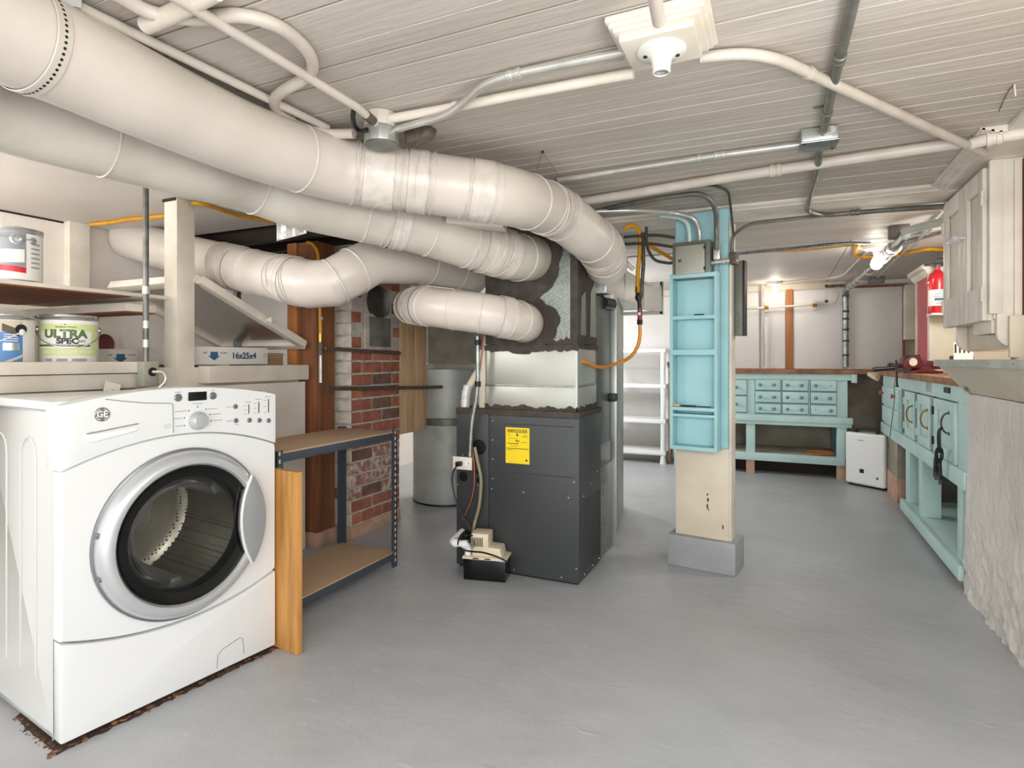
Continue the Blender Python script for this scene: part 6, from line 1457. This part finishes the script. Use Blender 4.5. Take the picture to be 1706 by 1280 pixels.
obj('hose', MB().tube(cat([ec + Vector(q) for q in ((0.02, 0, 0.335), (0.055, -0.01, 0.33), (0.066, 0, 0.29), (0.064, 0.0, 0.2))], 6), 0.009, 10), 'black', fe)
obj('strap_tab', MB().box(ec.x - er - 0.012, ec.x - er + 0.012, ec.y - 0.02, ec.y + 0.008, ec.z + 0.20, ec.z + 0.225), 'red', fe, 0.004)
# rear right narrow cupboard
x0_, x1_ = at(1506, 500, Y=BW - 0.1).x, at(1530, 500, Y=BW - 0.1).x
o = thing('narrow_cupboard', 'narrow white cupboard with grey side hung at the rear right corner', 'cupboard', ((x0_ + x1_) / 2, BW - 0.1, 1.25))
obj('case', MB().box(x0_, x1_ + 0.12, BW - 0.16, BW - 0.061, at(1512, 566, Y=BW - 0.16).z, at(1512, 474, Y=BW - 0.16).z), 'trim_white', o, 0.004)
obj('door_gap', MB().box(x0_ + 0.085, x1_ + 0.11, BW - 0.163, BW - 0.158, at(1512, 560, Y=BW - 0.16).z, at(1512, 480, Y=BW - 0.16).z), 'plate_grey', o)
# small black and white item behind the ledge
p = at(1592, 588, X=0.92); 
o = thing('radio', 'small black item with a striped paper card on the bench behind the ledge', 'box', (0.95, p.y, 1.001))
obj('case', MB().box(0.90, 0.99, p.y - 0.07, p.y + 0.05, 1.001, 1.115), 'iron', o, 0.006)
obj('card', MB().box(0.895, 0.985, p.y - 0.072, p.y - 0.0705, 1.08, 1.19), 'white_paper', o)
for k in range(4): obj('stripe', MB().box(0.90 + k * 0.02, 0.908 + k * 0.02, p.y - 0.0732, p.y - 0.072, 1.13, 1.18), 'print_dark', o)

# ================================================================== REAR PIPES AND LAMPS
YP = BW - 0.07
def rp(l, Y=YP): return [at(a, b, Y=Y) for a, b in l]
pipe('slim grey stand pipe left of the bare stud on the rear wall', rp([(1270.5, 474), (1271, 520), (1271.5, 600), (1271, 611.5)]), 0.014, 'pipe_paint', name='pipe', category='pipe', couplings=(0.05, 0.75))
pipe('horizontal pale pipe along the rear wall at mid height', rp([(1205, 516), (1275, 513), (1352, 508)], BW - 0.10) + rp([(1374, 507), (1390, 506), (1397, 488)], BW - 0.06), 0.011, 'trim_white', name='pipe', category='pipe', rad=0.06)
for px, lab in ((1277, 'left'), (1357.5, 'right')):
    o = thing('pipe_clamp', 'brass pipe clamp holding the horizontal wall pipe, %s one' % lab, 'clamp', at(px, 508, Y=BW - 0.03))
    a = at(px, 509 if px > 1300 else 512, Y=BW - 0.09)
    obj('plate', MB().box(a.x - 0.017, a.x + 0.017, BW - 0.086, BW - 0.02, a.z - 0.05, a.z + 0.05), 'cream', o, 0.003)
    obj('ring', MB().tube([a + Vector((-0.02, -0.01, 0)), a + Vector((0.02, -0.01, 0))], 0.018, 10), 'brass', o)
pipe('grey copper branch with black fittings under the rear ceiling', rp([(1376, 478), (1395, 476), (1407, 476)], BW - 0.08), 0.012, 'rust', name='pipe', category='pipe', couplings=(0.3, 0.9))
o = thing('hanging_bulb_chain', 'thin wire with dark fitting hanging left of the stack pipe', 'wire', at(1377, 500, Y=BW - 0.08))
obj('wire', MB().tube(rp([(1377, 478), (1377, 502)], BW - 0.07), 0.003, 6), 'trim_white', o)
for py in (477, 502): obj('fitting', MB().sphere(at(1377, py, Y=BW - 0.07), 0.016, 10), 'black', o)
sp = thing('stack_pipe', 'banded grey waste pipe rising from the bench then slanting to the ceiling near the bulb', 'pipe', at(1408, 612, Y=YP))
pts = rp([(1409, 612), (1409, 488)]) + [at(1412, 482, Y=6.55), at(1458, 442, z=1.79), at(1492, 410, z=1.79), at(1508, 392, z=1.80)]
pth = fillet(pts, 0.05)
obj('pipe', MB().tube(pth, 0.026, 16), 'galv', sp)
for py in (493, 519, 531.5, 549.5, 568, 592): a = at(1409, py, Y=YP); obj('band', MB().cyl(a + Vector((0, 0, -0.010)), a + Vector((0, 0, 0.010)), 0.030, seg=14), 'wrap_dark', sp)
for t_ in (0.12, 0.25, 0.38, 0.52, 0.8): a = pts[2].lerp(pts[3], t_); d_ = (pts[3] - pts[2]).normalized(); obj('band', MB().cyl(a - d_ * 0.014, a + d_ * 0.014, 0.030, seg=14), 'pipe_paint', sp)
for a_, b_, s_ in ((0.1, 0.38, 0.040), (0.5, 0.72, 0.038), (0.8, 0.95, 0.042)):
    q0, q1 = pts[3].lerp(pts[4], a_), pts[3].lerp(pts[4], b_); d_ = (q1 - q0).normalized()
    obj('fitting', MB().cyl(q0, q1, s_ - 0.006, seg=16).cyl(q0, q0 + d_ * 0.02, s_, seg=16).cyl(q1 - d_ * 0.02, q1, s_, seg=16), 'conduit', sp, 0.001)
a = at(1505, 385, z=1.84); obj('hanger_block', MB().box(a.x - 0.07, a.x + 0.03, a.y - 0.03, a.y + 0.05, 1.80, RH - 0.002), 'rust', sp, 0.004)
pipe('dark pipe from the waste pipe elbow into the corner cabinet', [at(1505, 386, z=1.82), at(1530, 379, z=1.825), at(1590, 366, z=1.825)], 0.022, 'galv_dull', name='pipe', category='pipe', rad=0.02)
pipe('slim conduit from the rear ceiling box up past the yellow gas tube', [at(1462, 462, z=1.86), at(1500, 425, z=1.86), at(1550, 382, z=1.86), at(1575, 355, z=1.86)], 0.0095, 'conduit', rad=0.03)
b_ = at(1461, 461, Y=6.45)
single('small_junction_box', 'small blue grey junction box at the rear end of the slim conduit', 'junction box', MB().box(b_.x - 0.07, b_.x + 0.06, 6.42, 6.5, RH - 0.06, RH - 0.001), 'panel_green', 0.005)
def lamp(label, c, bulb_r, power, plate_r):
    t = thing('ceiling_lamp', label, 'lamp', (c.x, c.y, RH))
    obj('canopy', MB().lathe([(plate_r * 0.95, RH - 0.001), (plate_r, RH - 0.02), (plate_r * 0.9, RH - 0.032), (0.03, RH - 0.04), (0.022, RH - 0.045), (0.020, RH - 0.062)], (c.x, c.y, 0), (0, 0, 1), 28), 'porcelain', t)
    zb = RH - 0.062; r = bulb_r
    obj('bulb', MB().lathe([(0.013, zb), (0.016, zb - 0.02), (r * 0.85, zb - 0.035 - r * 0.4), (r, zb - 0.035 - r), (r * 0.8, zb - 0.035 - r * 1.6), (r * 0.4, zb - 0.035 - r * 1.92), (1e-5, zb - 0.035 - r * 2)], (c.x, c.y, 0), (0, 0, 1), 24), 'bulb', t, label='lit bulb')
    return t
l2 = at(1460, 408, z=RH); lamp('lit bare bulb under the rear ceiling beside the yellow gas tube', l2, 0.036, 14, 0.085)
l1_ = at(1291, 470, Y=6.42); lamp('lit bare bulb close to the rear wall left of the wood stud', l1_, 0.034, 9, 0.075)
pipe('conduit hugging the rear ceiling between the two lit bulbs', [at(1268, 470, Y=6.45), Vector((l1_.x, 6.42, RH - 0.011)), at(1392, 463, Y=6.3), at(1408, 457, Y=6.1), at(1430, 434, z=RH - 0.012), at(1448, 415, z=RH - 0.012)], 0.0095, 'pipe_paint', rad=0.08)

# bent nail with string on the planks at the right
hk2 = at(1690, 140, z=CH - 0.002)
o = thing('ceiling_nail', 'bent nail with a hanging bit of string on the planks near the right edge', 'nail', hk2)
obj('nail', MB().tube([hk2, at(1692, 160, z=CH - 0.03)], 0.0022, 6), 'trim_white', o)
obj('string', MB().tube(cat([hk2, at(1678, 155, z=CH - 0.006), at(1664, 186, z=CH - 0.008)], 5), 0.0014, 5), 'cable_dark', o)

# repeats carry the name of their group
GR = {'paint_can': 'paint cans on the left shelves', 'filter_box': 'filter cartons on the ledge', 'round_duct': 'fat round heating ducts', 'ceiling_lamp': 'lit bare bulbs',
      'iron_pipe': 'rusty rods across the chimney', 'conduit': 'conduits along the ceiling', 'cable': 'cables along the ceiling', 'pipe': 'pipes along ceiling and rear wall',
      'armored_cable': 'ribbed metal cables on the rear ceiling', 'pipe_clamp': 'clamps of the horizontal wall pipe'}
for o in COL.objects:
    if o.parent is None and 'label' in o and o.name.split('.')[0] in GR: o['group'] = GR[o.name.split('.')[0]]
